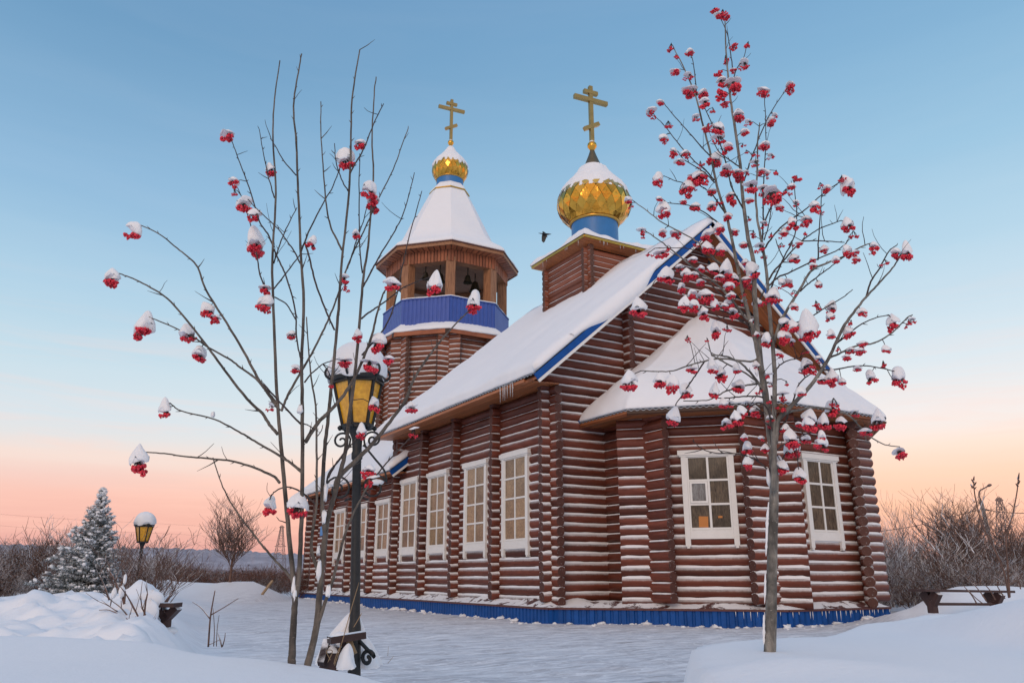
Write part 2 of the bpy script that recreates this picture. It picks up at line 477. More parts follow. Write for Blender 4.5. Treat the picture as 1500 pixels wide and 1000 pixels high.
        for a, b in zip(rows[:-1], rows[1:]):
            for k in range(n):
                s.face((a[k], b[k], b[(k + 1) % n], a[(k + 1) % n]), mi, True)
    def arrays(s):
        return s
    def mesh(s, name, mats):
        me = bpy.data.meshes.new(name)
        me.from_pydata(s.v, [], s.f)
        if not isinstance(mats, (list, tuple)): mats = [mats]
        for m in mats: me.materials.append(m)
        me.polygons.foreach_set('material_index', s.mi)
        me.polygons.foreach_set('use_smooth', s.sm)
        a = me.attributes.new('tone', 'FLOAT', 'POINT'); a.data.foreach_set('value', s.t)
        a = me.attributes.new('snow', 'FLOAT', 'POINT'); a.data.foreach_set('value', s.sn)
        a = me.attributes.new('pc', 'FLOAT_VECTOR', 'POINT'); a.data.foreach_set('vector', np.array(s.pc, dtype=np.float32).ravel())
        me.update(); return me
    def build(s, name, mats, parent=None):
        if not s.v: return None
        o = bpy.data.objects.new(name, s.mesh(name, mats)); COL.objects.link(o)
        if parent is not None: attach(o, parent)
        return o

def world_loc(o):
    p = Vector((0, 0, 0))
    while o is not None:
        p = p + o.location; o = o.parent
    return p

def attach(o, parent):            # parents are never rotated, so world coordinates survive
    o.parent = parent; o.location = -world_loc(parent)

def tag(o, label=None, cat=None, group=None, kind=None):
    if label: o['label'] = label
    if cat: o['category'] = cat
    if group: o['group'] = group
    if kind: o['kind'] = kind
    return o

def thing(name, label, cat, loc, group=None):
    o = bpy.data.objects.new(name, None); o.empty_display_size = .2; COL.objects.link(o)
    o.location = [float(x) for x in loc]
    return tag(o, label, cat, group)

# smooth 3D polyline (Catmull-Rom)
def smooth_line(pts, sub=4):
    pts = [np.array(p, float) for p in pts]
    if len(pts) < 3: return pts
    ext = [2 * pts[0] - pts[1]] + pts + [2 * pts[-1] - pts[-2]]
    out = []
    for i in range(1, len(ext) - 2):
        p0, p1, p2, p3 = ext[i - 1:i + 3]
        for k in range(sub):
            t = k / sub
            out.append(.5 * ((2 * p1) + (-p0 + p2) * t + (2 * p0 - 5 * p1 + 4 * p2 - p3) * t * t + (-p0 + 3 * p1 - 3 * p2 + p3) * t ** 3))
    out.append(pts[-1]); return out
# ------------------------------------------------------------------ snow ground
def ground_parts(x, y):
    x = np.asarray(x, float); y = np.asarray(y, float)
    a = x * RT[0] + y * RT[1]; d = x * FH[0] + y * FH[1]
    # path around the church
    base = -.05 + .15 * sst(d, 22, 34) * sst(-a, 3, 8)
    base = base + .42 * sst(a / np.maximum(d, .5), .455, .54) * sst(d, 10, 15)               # higher ground on the right
    base = base + .30 * sst(d, 36, 60)
    # left: trampled bank
    r = a / np.maximum(d, .5)
    lb = sst(-r, .345, .45)
    bank = lb * (sst(d, 4.0, 6.0) * .40 + .36 * sst(d, 9.0, 13.0) - .30 * sst(d, 15.0, 20))
    lump = lb * sst(d, 5.2, 6.2) * (1 - sst(d, 14, 17))
    bank = bank + lump * (.20 * fbm(a * 1.0, d * .9, 5, 2) + .20 * np.abs(fbm(a * 2.2, d * 2.0, 9, 3)) + .10 * fbm(a * 5, d * 5, 19, 3))
    # snowed-up mound by the stone bench
    bank = bank + .46 * np.exp(-(((a + 5.02) / .38) ** 2 + ((d - 11.3) / .6) ** 2)) + .15 * np.exp(-(((a + 4.2) / .5) ** 2 + ((d - 10.0) / .7) ** 2))
    # ploughed bank at the end of the path
    bank = bank + .52 * sst(-r, .275, .30) * (1 - sst(-r, .42, .47)) * sst(d, 31, 32.5) * (1 - sst(d, 36, 38))
    bank = bank + .25 * sst(-r, .285, .305) * (1 - sst(-r, .345, .37)) * sst(d, 31.3, 33) * (1 - sst(d, 36, 38))
    # near drifts
    cl = np.interp(a, [-3.6, -2.4, -1.7, -1.2, -.6, 0.0, .6], [6.0, 5.4, 5.05, 5.1, 5.0, 4.4, 3.6])
    hl = np.interp(a, [-4, -2.2, -1.5, -.9, -.3, .3, 1.0], [.66, .70, .66, .58, .42, .22, .05])
    dl = 1 - sst(d, cl - .15, cl + 1.3)
    near = hl * dl * (1 - sst(a, .2, 1.1))
    cr = np.interp(a, [1.0, 1.35, 1.8, 2.7, 4.0, 5.3, 8.0, 14.0], [6.0, 6.5, 6.9, 7.3, 9.4, 10.9, 11.6, 12.5])
    ed = np.interp(d, [2, 4.4, 5.5, 6.3, 6.8, 7.3], [.55, .80, .97, 1.14, 1.4, 2.0])
    hr = np.interp(a, [1.0, 1.5, 2.5, 4.5], [.56, .60, .60, .60])
    drift = hr * sst(a - ed, 0, .20) * (1 - sst(d, cr - .1, cr + 1.1))
    drift = drift + .40 * np.exp(-(((a - 4.62) / .90) ** 4 + ((d - 6.3) / 1.5) ** 2)) * sst(a, 2.6, 3.9)
    drift = drift + .07 * np.exp(-(((a - 1.5) / .55) ** 2 + ((d - 4.7) / .35) ** 2)) + .04 * fbm(a * .7, d * .5, 31, 2) * sst(a - ed, 0, .5)
    z = np.maximum(base, bank * 1.0 - .05 + base * .3) if False else base + bank
    z = np.maximum(z, near - .02 + np.maximum(z, 0) * .15)
    z = np.maximum(z, drift)
    # small windblown crest where the slab of bank behind the right bench stands
    z = z + .46 * np.exp(-(((a - 10.6) / 2.1) ** 4 + ((d - 19.2) / 1.2) ** 2))
    z = z + .25 * np.exp(-(((a - 11.0) / 1.6) ** 2 + ((d - 17.6) / 1.2) ** 2))
    # packed path mask
    pm = (1 - sst(z, .10, .34)) * (1 - sst(d, 30, 42)) * sst(d, 5.0, 7.5) * sst(r, -.42, -.30)
    pm = np.maximum(pm, .8 * sst(a - .36 * d, .3, 1.0) * sst(d, 12.2, 13) * (1 - sst(d, 15.5, 16.3)))
    z = z + pm * (.050 * fbm(x * .5 + y * .3, y * .9, 3, 4) + .030 * fbm(x * 1.6, y * 2.6, 41, 4) * sst(d, 4, 6))
    # banked, crumbly snow along the plinth
    z = z + .020 * fbm(x * .35, y * .35, 77, 3)
    return z, pm

def gz(x, y): return float(ground_parts(np.array([x]), np.array([y]))[0][0])

def build_ground():
    def axis(fine0, fine1, step, far):
        c = list(np.arange(fine0, fine1, step)); k = step; v = c[-1]
        while v < far: k *= 1.16; v += k; c.append(v)
        k = step; v = c[0]; pre = []
        while v > -far: k *= 1.16; v -= k; pre.append(v)
        return np.array(pre[::-1] + c)
    # grid laid out in (right, ahead) metres
    A = axis(-7, 9, .075, 3000); D = axis(2.5, 22, .07, 4000)
    aa, dd = np.meshgrid(A, D, indexing='ij')
    x = aa * RT[0] + dd * FH[0]; y = aa * RT[1] + dd * FH[1]
    z, pm = ground_parts(x, y)
    # far country slopes gently away, flat
    far = sst(np.hypot(x, y), 55, 160)
    z = z * (1 - far) + .3 * far
    # snow crumbs heaped against the plinth
    nA, nD = aa.shape
    co = np.stack([x, y, z], -1).reshape(-1, 3)
    idx = np.arange(nA * nD).reshape(nA, nD)
    q = np.stack([idx[:-1, :-1], idx[1:, :-1], idx[1:, 1:], idx[:-1, 1:]], -1).reshape(-1, 4)
    me = np_mesh('snow_ground', co, q, M['ground'])
    at = me.attributes.new('path', 'FLOAT', 'POINT'); at.data.foreach_set('value', pm.ravel().astype(np.float32))
    o = bpy.data.objects.new('snow_ground', me); COL.objects.link(o); o['kind'] = 'structure'

def np_mesh(name, co, quads, mat, smooth=True, tone=None):
    me = bpy.data.meshes.new(name)
    me.vertices.add(len(co)); me.vertices.foreach_set('co', np.asarray(co, np.float32).ravel())
    k = quads.shape[1]
    me.loops.add(quads.size); me.loops.foreach_set('vertex_index', quads.astype(np.int32).ravel())
    me.polygons.add(len(quads))
    me.polygons.foreach_set('loop_start', np.arange(0, quads.size, k, dtype=np.int32))
    me.polygons.foreach_set('loop_total', np.full(len(quads), k, np.int32))
    me.materials.append(mat)
    me.polygons.foreach_set('use_smooth', np.full(len(quads), smooth))
    if tone is not None:
        a = me.attributes.new('tone', 'FLOAT', 'POINT'); a.data.foreach_set('value', np.asarray(tone, np.float32))
    me.update(calc_edges=True); return me
build_ground()

# ------------------------------------------------------------------ the church
CX = 16.65                                  # axis of the building
XL, XR = 11.3, 22.0                         # side walls
YG, YN, YE = 17.45, 27.4, 38.4              # east gable, end of the nave, west end
PITCH, RL = .242, .127
Z0 = .60                                    # first log centre
SL = .862                                   # roof slope
EX, EZ = 10.18, 5.97                        # nave eave
church = thing('log_church', 'dark red log church with two gold onion domes and a snowy roof', 'church', (CX, 22.0, 0.0))

def roofz(x): return EZ + SL * ((x if x < CX else 2 * CX - x) - EX)
LOGM = [M['log'], M['logend'], M['cap']]

def snow_amt(z, ztop):                       # logs high under the eaves are sheltered
    return float(np.clip(.98 - .20 * max(0, (z - 1.2)) / (ztop - 1.2) - .75 * max(0, z - (ztop - 1.15)) / 1.15, 0.12, 1)) * (.86 + .16 * rnd.random())

def wall_y(name, x, y0, y1, ztop, half, out):   # logs running along Y
    b = MB(); k = -1 if half else 0
    while True:
        z = Z0 + (k + (.5 if half else 0)) * PITCH
        if z > ztop - RL * .3: break
        b.log((x, y0 + (rnd.random() - .5) * .03, z), (x, y1 + (rnd.random() - .5) * .03, z), RL, snow_amt(z, ztop)); k += 1
    return b.build(name, LOGM, church)

# side walls (nave and the lower western part)
ST = .36
for X in (XL, XR):
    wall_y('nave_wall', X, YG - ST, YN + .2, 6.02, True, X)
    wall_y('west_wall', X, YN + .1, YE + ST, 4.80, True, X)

# gable walls
def gable(name, y, zt_fn, ztop, x0, x1, zstart=0):
    b = MB(); k = 0
    while True:
        z = Z0 + k * PITCH
        if z > ztop: break
        if z >= zstart:
            if z < 6.25: a0, a1 = x0 - ST + .01, x1 + ST - .01
            else:
                m = EX + (z + .24 - EZ) / SL
                a0, a1 = m, 2 * CX - m
            if a1 - a0 > .3:
                b.log((a0 + (rnd.random() - .5) * .02, y, z), (a1, y, z), RL, snow_amt(z, 12.6) if z > 5 else snow_amt(z, 9.0))
        k += 1
    return b.build(name, LOGM, church)
gable('gable_wall', YG + .02, None, 11.2, XL, XR)
gable('gable_wall', YN + .0, None, 11.2, XL, XR, 4.6)
gable('gable_wall', YE, None, 5.0, XL, XR)

# buttress columns: ends of the cross walls poking out of the side walls
def buttress(y, ztop, side):
    b = MB(); k = 0; x = XL if side < 0 else XR
    while True:
        z = Z0 + k * PITCH
        if z > ztop: break
        b.log((x - side * .12, y, z), (x + side * (ST + (rnd.random() - .5) * .03), y, z), RL, snow_amt(z, ztop) * .93); k += 1
    b.build('buttress_column', LOGM, church)
for side in (-1, 1):
    for y in (20.13, 22.7, 25.15, 27.62): buttress(y, 5.95, side)
    for y in (30.0, 32.55, 35.0, 37.35): buttress(y, 4.70, side)
# purlin column on the gable
for x in (13.82, 2 * CX - 13.82):
    b = MB()
    k = 0
    while True:
        z = 5.0 + (k + .5) * PITCH
        if z > roofz(13.82) - .55: break
        b.log((x, YG + .05, z), (x, YG - .38 + (rnd.random() - .5) * .03, z), RL, .9); k += 1
    b.build('gable_column', LOGM, church)

# apse: five walls of logs, every wall poking out past its corners
AP = [(13.04, YG), (13.04, 15.72), (15.06, 13.70), (18.24, 13.70), (20.26, 15.72), (20.26, YG)]
def apse_wall(i, half):
    p = np.array([*AP[i], 0.]); q = np.array([*AP[i + 1], 0.]); d = (q - p) / np.linalg.norm(q - p)
    e0 = .74 if i > 0 else 0; e1 = .74 if i < 4 else 0
    b = MB(); k = -1 if half else 0
    while True:
        z = Z0 + (k + (.5 if half else 0)) * PITCH
        if z > 5.05: break
        j = (rnd.random() - .5) * .02
        sm = snow_amt(z, 5.25)
        if i == 0: sm *= .62
        b.log(p - d * (e0 + j) + ZZ * z, q + d * (e1 + j) + ZZ * z, RL, min(1, sm * 1.03)); k += 1
    b.build('apse_wall', LOGM, church)
for i in range(5): apse_wall(i, i % 2 == 1)

# ------------------------------------------------------------------ windows
def window(c, al, out, w, z0, z1, rows, pane, vent=False, glow=False):
    c = np.array([c[0], c[1], 0.]); al = np.array([*al, 0.]); out = np.array([*out, 0.])
    cs = .125; hw = w / 2
    b = MB()
    def bar(s0, s1, za, zb, o0, o1):
        b.obox(c + al * (s0 + s1) / 2 + out * (o0 + o1) / 2 + ZZ * za, c + al * (s0 + s1) / 2 + out * (o0 + o1) / 2 + ZZ * zb, abs(s1 - s0), abs(o1 - o0), up=out, tone=.5)
    b2 = MB()
    zp0, zp1 = z0 + .24, z1 - .16
    # casing: side boards run down past the bottom board
    for s in (-1, 1):
        bar(s * (hw - cs), s * hw, z0 - .17, z1 - .12, .03, .185)
        # little pointed foot
        P = c + al * s * (hw - cs / 2) + out * .1075
        b.obox(P + ZZ * (z0 - .215), P + ZZ * (z0 - .171), cs * .55, .15, up=out, tone=.5)
    bar(-hw + cs + .002, hw - cs - .002, z0, zp0 - .03, .03, .178)
    bar(-hw - .075, hw + .075, z1 - .12, z1, .03, .225)
    bar(-hw - .045, hw + .045, z1 - .155, z1 - .122, .03, .20)
    win = b.build('window', M['white'], church)
    # sash bars
    iw = hw - cs
    sb = MB()
    def sbar(s0, s1, za, zb, o0, o1, mb=sb):
        mb.obox(c + al * (s0 + s1) / 2 + out * (o0 + o1) / 2 + ZZ * za, c + al * (s0 + s1) / 2 + out * (o0 + o1) / 2 + ZZ * zb, abs(s1 - s0), abs(o1 - o0), up=out, tone=.5)
    t = .045
    for s in (-1, 1): sbar(s * (iw - t), s * (iw - .002), zp0 - .028, zp1, .04, .162)
    sbar(-t * .6, t * .6, zp0 - .028, zp1, .04, .160)
    zs = [zp0 + (zp1 - zp0) * i / rows for i in range(rows + 1)]
    for i, z in enumerate(zs):
        sbar(-iw + t + .001, -t * .6 - .001, z - t * .55, z + t * .55, .04, .157)
        sbar(t * .6 + .001, iw - t - .001, z - t * .55, z + t * .55, .04, .157)
    so = sb.build('sash', M['white'], win)
    pb = MB()
    for i in range(rows):
        for s0, s1 in ((-iw + .01, -.001), (.001, iw - .01)):
            tn = rnd.random(); tl = [(rnd.random() - .5) * .010 for _ in range(4)]; za, zb = zs[i] - .02, zs[i + 1] - .021
            pb.face([pb.vert(c + al * s + out * (.138 + t4) + ZZ * z, tn) for (s, z), t4 in zip(((s0, za), (s1, za), (s1, zb), (s0, zb)), tl)])
    pb.build('pane', pane, win)
    if vent:
        vb = MB(); x0, x1 = -iw + t + .005, -t * .6 - .005; za, zb = zs[1] + .03, zs[2] - .03
        for (s0, s1, a, e) in ((x0, x0 + .05, za, zb), (x1 - .05, x1, za, zb), (x0 + .05, x1 - .05, za, za + .05), (x0 + .05, x1 - .05, zb - .05, zb)):
            sbar(s0, s1, a, e, .14, .176, vb)
        vb.build('vent_sash', M['white'], win)
        gp = MB(); A = c + out * .1415
        q = [gp.vert(A + al * (x0 + .05) + ZZ * (za + .05)), gp.vert(A + al * (x1 - .05) + ZZ * (za + .05)), gp.vert(A + al * (x1 - .05) + ZZ * (zb - .05)), gp.vert(A + al * (x0 + .05) + ZZ * (zb - .05))]
        gp.face(q); gp.build('vent_pane', M['pane_grey'], win)
    if glow:
        gb = MB()
        gb.obox(c + al * (-.185) + out * .1425 + ZZ * (zs[0] + .03), c + al * (-.175) + out * .1425 + ZZ * (zs[0] + .29), .22, .004, up=out)
        gb.build('lit_shade', M['glow'], win)
        g2 = MB(); g2.obox(c + al * .17 + out * .1425 + ZZ * (zs[0] + .27), c + al * .27 + out * .1425 + ZZ * (zs[0] + .27), .004, .05, up=(0, 0, 1))
        g2.build('lit_shade', M['glow'], win)
    return win
for side, X in ((-1, XL), (1, XR)):
    for y in (19.10, 21.45, 24.15, 26.48):
        window((X, y), (0, -side * -1.0), (side, 0), 1.42, 1.80, 4.40, 4, M['pane_tan'])
    for y in (28.95, 31.35, 33.98):
        window((X, y), (0, -side * -1.0), (side, 0), 1.36, 1.80, 3.87, 3, M['pane_tan'])
r2 = math.sqrt(.5)
window((14.08, 14.68), (r2, -r2), (-r2, -r2), 1.26, 1.95, 4.08, 3, M['pane_dark'], True, True)
window((16.78, 13.70), (1, 0), (0, -1), 1.22, 1.92, 4.03, 3, M['pane_dark'])
window((2 * CX - 14.08, 14.68), (r2, r2), (r2, -r2), 1.26, 1.95, 4.08, 3, M['pane_dark'])

# ------------------------------------------------------------------ plinth of blue ribbed sheet under a sloping snowy ledge
PO = [(10.85, 38.9), (10.85, 16.98), (11.12, 16.98), (14.86, 13.25), (18.44, 13.25), (22.18, 16.98), (22.45, 16.98), (22.45, 38.9)]
PI_ = [(11.25, 38.45), (11.25, 17.5), (11.9, 17.4), (15.12, 13.78), (18.2, 13.78), (21.4, 17.4), (22.05, 17.5), (22.05, 38.45)]
def ribbed(b, p, q, z0, z1, period=.17, depth=.022, flip=1):
    p = np.array([*p, 0.]); q = np.array([*q, 0.]); d = q - p; L = np.linalg.norm(d); d /= L; n = np.array([d[1], -d[0], 0]) * flip
    s = 0; prof = []
    while s < L:
        for ds, o in ((0, 0), (period * .55, 0), (period * .65, -1), (period * .9, -1)):
            if s + ds < L: prof.append((s + ds, o))
        s += period
    prof.append((L, 0))
    P = []
    for s, o in prof:
        t = rnd.random()
        P.append([p + d * s + n * o * depth + ZZ * z0, p + d * s + n * o * depth + ZZ * z1])
    b.quadgrid(P, len(P), 2, smooth=False)
b = MB()
for i in range(len(PO) - 1): ribbed(b, PO[i], PO[i + 1], -.35, .33, .19 if i >= 2 else .17, .034, -1 if False else 1)
b.build('plinth', M['blue'], church)
b = MB()
for i in range(len(PO) - 1):
    p = np.array([*PO[i], .345]); q = np.array([*PO[i + 1], .345]); d = (q - p) / np.linalg.norm(q - p); n = np.array([d[1], -d[0], 0]) * -1
    b.obox(p - n * .01, q - n * .01, .05, .045, tone=.4)
b.build('plinth_edge', M['brownpaint'], church)
def m_ledge():
    m, nt, bb = _mat('snowy_ledge'); k = N(nt); p = k.pos()
    n = k.noise(k.mapv(p, (1, 1, 1)), 2.3, 5, .62, .6); n2 = k.noise(p, 26, 3)
    f = k.ramp(k.math('ADD', n, k.math('MULTIPLY', k.math('SUBTRACT', n2, .5), .18)), [(.40, 0.0), (.46, 1.0)])
    col = k.mix(f, (.10, .035, .03), SNOWC); k.link(col, bb.inputs['Base Color']); bb.inputs['Roughness'].default_value = .7
    k.link(k.bump(k.math('ADD', k.math('MULTIPLY', f, 1.0), k.math('MULTIPLY', n2, .2)), .6, .03), bb.inputs['Normal']); return m
M['ledge'] = m_ledge()
b = MB()
for i in range(len(PO) - 1):
    p = np.array([*PO[i], 0.]); q = np.array([*PO[i + 1], 0.]); pi = np.array([*PI_[i], 0.]); qi = np.array([*PI_[i + 1], 0.])
    nu = max(2, int(np.linalg.norm(q - p) / .12)); P = []
    for u in range(nu + 1):
        t = u / nu; A = p + (q - p) * t; B = pi + (qi - pi) * t; row = []
        for v in range(6):
            w = v / 5; X = A + (B - A) * w
            zz = .374 + .14 * w + .05 * float(sst(w, .1, .7)) * (.6 + float(fbm(X[0] * 2.2, X[1] * 2.2, 13, 3)) * 1.6)
            if v == 0: zz = .370
            row.append(X + ZZ * zz)
        P.append(row)
    b.quadgrid(P, nu + 1, 6, flip=False)
b.build('plinth_ledge', M['ledge'], church)
# frost streaks run down the plinth in front of the apse: thin frozen drips
b = MB()
for i, (s0, s1, cnt) in ((2, (.80, 1.0, 7), ), ) if False else ():
    pass
p = np.array([14.86, 13.235, 0.]); q = np.array([18.44, 13.235, 0.])
for j in range(34):
    t = (j + rnd.random() * .7) / 34; L = .06 + .2 * rnd.random() ** 1.6
    if rnd.random() < .3: continue
    A = p + (q - p) * t
    b.tube([A + ZZ * .32, A + ZZ * (.32 - L * .5), A + ZZ * (.32 - L)], [.007 + .006 * rnd.random(), .008, .002], 5)
d1 = np.array([14.86 - 11.12, 13.25 - 16.98, 0]); d1 /= np.linalg.norm(d1)
for j in range(7):
    A = np.array([14.86, 13.25, 0.]) - d1 * (.15 + j * .16 + rnd.random() * .06) + np.array([-.012, -.012, 0]); L = .08 + .15 * rnd.random()
    b.tube([A + ZZ * .32, A + ZZ * (.32 - L)], [.010, .002], 5)
o = b.build('frozen_drips', M['cap'], church); o['kind'] = 'stuff'

# crumbs and clods of shovelled snow along the foot of the plinth
rc = random.Random(91); b = MB()
for i in range(5):
    p = np.array([*PO[i], 0.]); q = np.array([*PO[i + 1], 0.]); L = np.linalg.norm(q - p); d_ = (q - p) / L; n_ = np.array([-d_[1], d_[0], 0]); n_ = n_ if (n_ @ np.array([-1, -1, 0])) > 0 else -n_
    for j in range(int(L * 8)):
        s_0 = rc.random() * L; o_ = .0 + .55 * rc.random() ** 2.4; P = p + d_ * s_0 + n_ * o_; r_ = .012 + .075 * rc.random() ** 3 * (1 if o_ < .2 else .5)
        P[2] = gz(P[0], P[1]) + r_ * .25; b.blob(P, r_, 7, 5, (1.0 + .9 * rc.random(), 1.0 + .9 * rc.random(), .65), .6)
o = b.build('snow_clods', M['cap']); o['kind'] = 'stuff'; o['label'] = 'small snow clods heaped along the blue plinth'; o['category'] = 'snow'

# ------------------------------------------------------------------ roofs
def sheet_slope(name, x_e, z_e, x_r, z_r, y0, y1, thick=.05, period=.16, amp=.020):
    """corrugated roof sheet, waves across Y"""
    b = MB(); n = int((y1 - y0) / period * 6); P = []; Pb = []
    for i in range(n + 1):
        y = y0 + (y1 - y0) * i / n; w = amp * math.cos(2 * PI * (y - y0) / period)
        P.append([np.array([x_e, y, z_e + w]), np.array([x_r, y, z_r + w])])
        Pb.append([np.array([x_e, y, z_e + w - thick * .35]), np.array([x_r, y, z_r + w - thick * .35])])
    a = b.quadgrid(P, n + 1, 2); c = b.quadgrid(Pb, n + 1, 2, flip=True)
    for i in range(n): b.face((a[i][0], c[i][0], c[i + 1][0], a[i + 1][0]))
    return b.build(name, M['metal'], church)

def snow_slab(name, base, nu, nv, edge, T, seed, rag=.0, mat='snow', rw=.30):
    """base(u, v) -> point on the roof; edge(u, v) -> metres to the nearest free edge"""
    b = MB(); P = []; Q = []
    for i in range(nu + 1):
        r = []; qd = []
        for j in range(nv + 1):
            u = i / nu; v = j / nv; p = np.array(base(u, v), float); e = edge(u, v)
            w = min(max(e, 0) / rw, 1.0); t = T * math.sqrt(max(0, 1 - (1 - w) ** 2))
            t *= 1 + .42 * float(fbm(p[0] * .55 + seed, p[1] * .55, seed, 3)) + .14 * float(fbm(p[0] * 2.5, p[1] * 2.5 + p[2], seed + 5, 3))
            r.append(p + ZZ * (max(t, .006))); qd.append(p + ZZ * .004)
        P.append(r); Q.append(qd)
    a = b.quadgrid(P, nu + 1, nv + 1)
    c = b.quadgrid(Q, nu + 1, nv + 1, flip=True)
    rim = [(i, 0) for i in range(nu + 1)] + [(nu, j) for j in range(1, nv + 1)] + [(i, nv) for i in range(nu - 1, -1, -1)] + [(0, j) for j in range(nv - 1, 0, -1)]
    for k in range(len(rim)):
        (i, j), (m, n) = rim[k], rim[(k + 1) % len(rim)]
        b.face((a[i][j], c[i][j], c[m][n], a[m][n]), 0, True)
    return b.build(name, M[mat], church)

def gable_roof(x_e, z_e, sl, y0, y1, seed, T, rake_east=True):
    zr = z_e + sl * (CX - x_e)
    for s in (-1, 1):
        xe = x_e if s < 0 else 2 * CX - x_e
        sheet_slope('roof_sheet', xe, z_e, CX, zr, y0, y1)
        def base(u, v, xe=xe, s=s):
            y = y0 + .015 + (y1 - y0 - .03) * u
            w = float(fbm(y * 1.3, seed * 3.1, seed, 3)) * .05 + .03 * float(vnoise(y * 7, seed, 3))
            vv = max(v, 0); x = xe - s * -1 * 0 + (CX - xe) * vv
            if v < .02: x = xe + s * (.015 + max(-.03, w))
            z = z_e + sl * ((x if s < 0 else 2 * CX - x) - x_e) + .024
            return (x, y, z)
        Ls = math.hypot(CX - x_e, zr - z_e)
        def edge(u, v): return min(u * (y1 - y0) + .03, (1 - u) * (y1 - y0) + .03, v * Ls * 1.0 + .01)
        nv = 40
        snow_slab('roof_snow', lambda u, v: base(u, (v ** 1.6)), int((y1 - y0) / .13), nv, lambda u, v: edge(u, v ** 1.6), T, seed + (3 if s > 0 else 0))
    return zr
Y0R = 16.40
ZRIDGE = gable_roof(EX, EZ, SL, Y0R, YN + .35, 4, .27)
PX, PZ = 10.55, 4.72
gable_roof(PX, PZ, .80, YN - .55, YE + .6, 11, .26)

def lerp(a, b, t): return np.array(a, float) * (1 - t) + np.array(b, float) * t

# fascia boards along the rakes (blue board with a white flashing under it)
def rake(x_e, z_e, sl, y, depth=.30):
    for s in (-1, 1):
        e = np.array([x_e if s < 0 else 2 * CX - x_e, y, z_e]); r = np.array([CX, y, z_e + sl * (CX - x_e)])
        dv = (r - e) / np.linalg.norm(r - e); up = np.array([-dv[2], 0, dv[0]]); up = up if up[2] > 0 else -up
        b = MB(); b.obox(e - dv * .06 - up * .09, r - up * .09, .035, .17, up=up); b.build('fascia_board', M['blue'], church)
        b = MB(); b.obox(e - dv * .06 - up * .215 + np.array([0, -.005, 0]), r - up * .215 + np.array([0, -.005, 0]), .045, .075, up=up); b.build('fascia_trim', M['white'], church)
rake(EX, EZ, SL, Y0R + .02)
rake(PX, PZ, .80, YN - .53)

# plank soffits under the rakes
def soffit_rake(x_e, z_e, sl, y0, y1, th=.10):
    for s in (-1, 1):
        b = MB(); n = 3
        e = np.array([x_e + .08 if s < 0 else 2 * CX - x_e - .08, 0, z_e - .18 + .08 * sl]); r = np.array([CX, 0, z_e + sl * (CX - x_e) - .18])
        dv = (r - e) / np.linalg.norm(r - e); up = np.array([-dv[2], 0, dv[0]]); up = up if up[2] > 0 else -up
        wy = (y1 - y0) / 4
        for k in range(4):
            yy = y0 + wy * (k + .5)
            b.obox(e + np.array([0, yy, 0]) + up * .004 * (k % 2), r + np.array([0, yy, 0]) + up * .004 * (k % 2), wy - .006, .06, up=up)
        b.build('rake_soffit', M['soffit'], church)
soffit_rake(EX, EZ, SL, Y0R + .06, YG - .10)
# box soffits along the eaves
def soffit_eave(x_e, z_e, y0, y1, xw, zw):
    for s in (-1, 1):
        f = lambda x: x if s < 0 else 2 * CX - x
        b = MB(); n = 5
        p = np.array([x_e + .07, 0, z_e - .075]); q = np.array([xw, 0, zw]); dv = (q - p) / n
        for k in range(n):
            c = p + dv * (k + .5)
            nrm = np.array([-dv[2], 0, dv[0]]);
            if s > 0: c = np.array([f(c[0]), 0, c[2]]); nrm = np.array([-nrm[0], 0, nrm[2]])
            b.obox(c + np.array([0, y0, .004 * (k % 2)]), c + np.array([0, y1, .004 * (k % 2)]), np.linalg.norm(dv) - .008, .03, up=nrm)
        b.build('eave_soffit', M['soffit'], church)
        b = MB(); X = f(x_e + .05)
        b.obox((X, y0, z_e - .070), (X, y1, z_e - .070), .04, .08); b.build('eave_board', M['soffit'], church)
soffit_eave(EX, EZ, YG - .42, YN + .3, 11.30, 5.94)
soffit_eave(PX, PZ, YN - .5, YE + .55, 11.30, 4.68)

# snow curling over the middle of the east rake and covering the fascia
b = MB(); P = []
e = np.array([EX, Y0R - .005, EZ]); r = np.array([CX, Y0R - .005, ZRIDGE]); dv = (r - e) / np.linalg.norm(r - e); up = np.array([-dv[2], 0, dv[0]])
nI = 60; Ls = np.linalg.norm(r - e)
for i in range(nI + 1):
    t = i / nI
    s = .19 + .47 * t
    cover = .27 * float(sst(t, 0, .40)) * (1 - float(sst(t, .70, 1)))
    cover = max(0.0, cover * (1 + .25 * float(fbm(t * 7, 1.0, 2, 3))))
    th = .07 * (cover / .28) + .004
    c = e + dv * s * Ls; row = []
    for j in range(9):
        a = j / 8
        row.append(c + up * (.20 * (1 - a) - cover * a) + np.array([0, .12 - (.125 + th) * math.sin(PI * min(1, a * 1.02)) ** .6, 0]))
    P.append(row)
b.quadgrid(P, nI + 1, 9, flip=False)
b.build('fascia_snow', M['snow'], church)

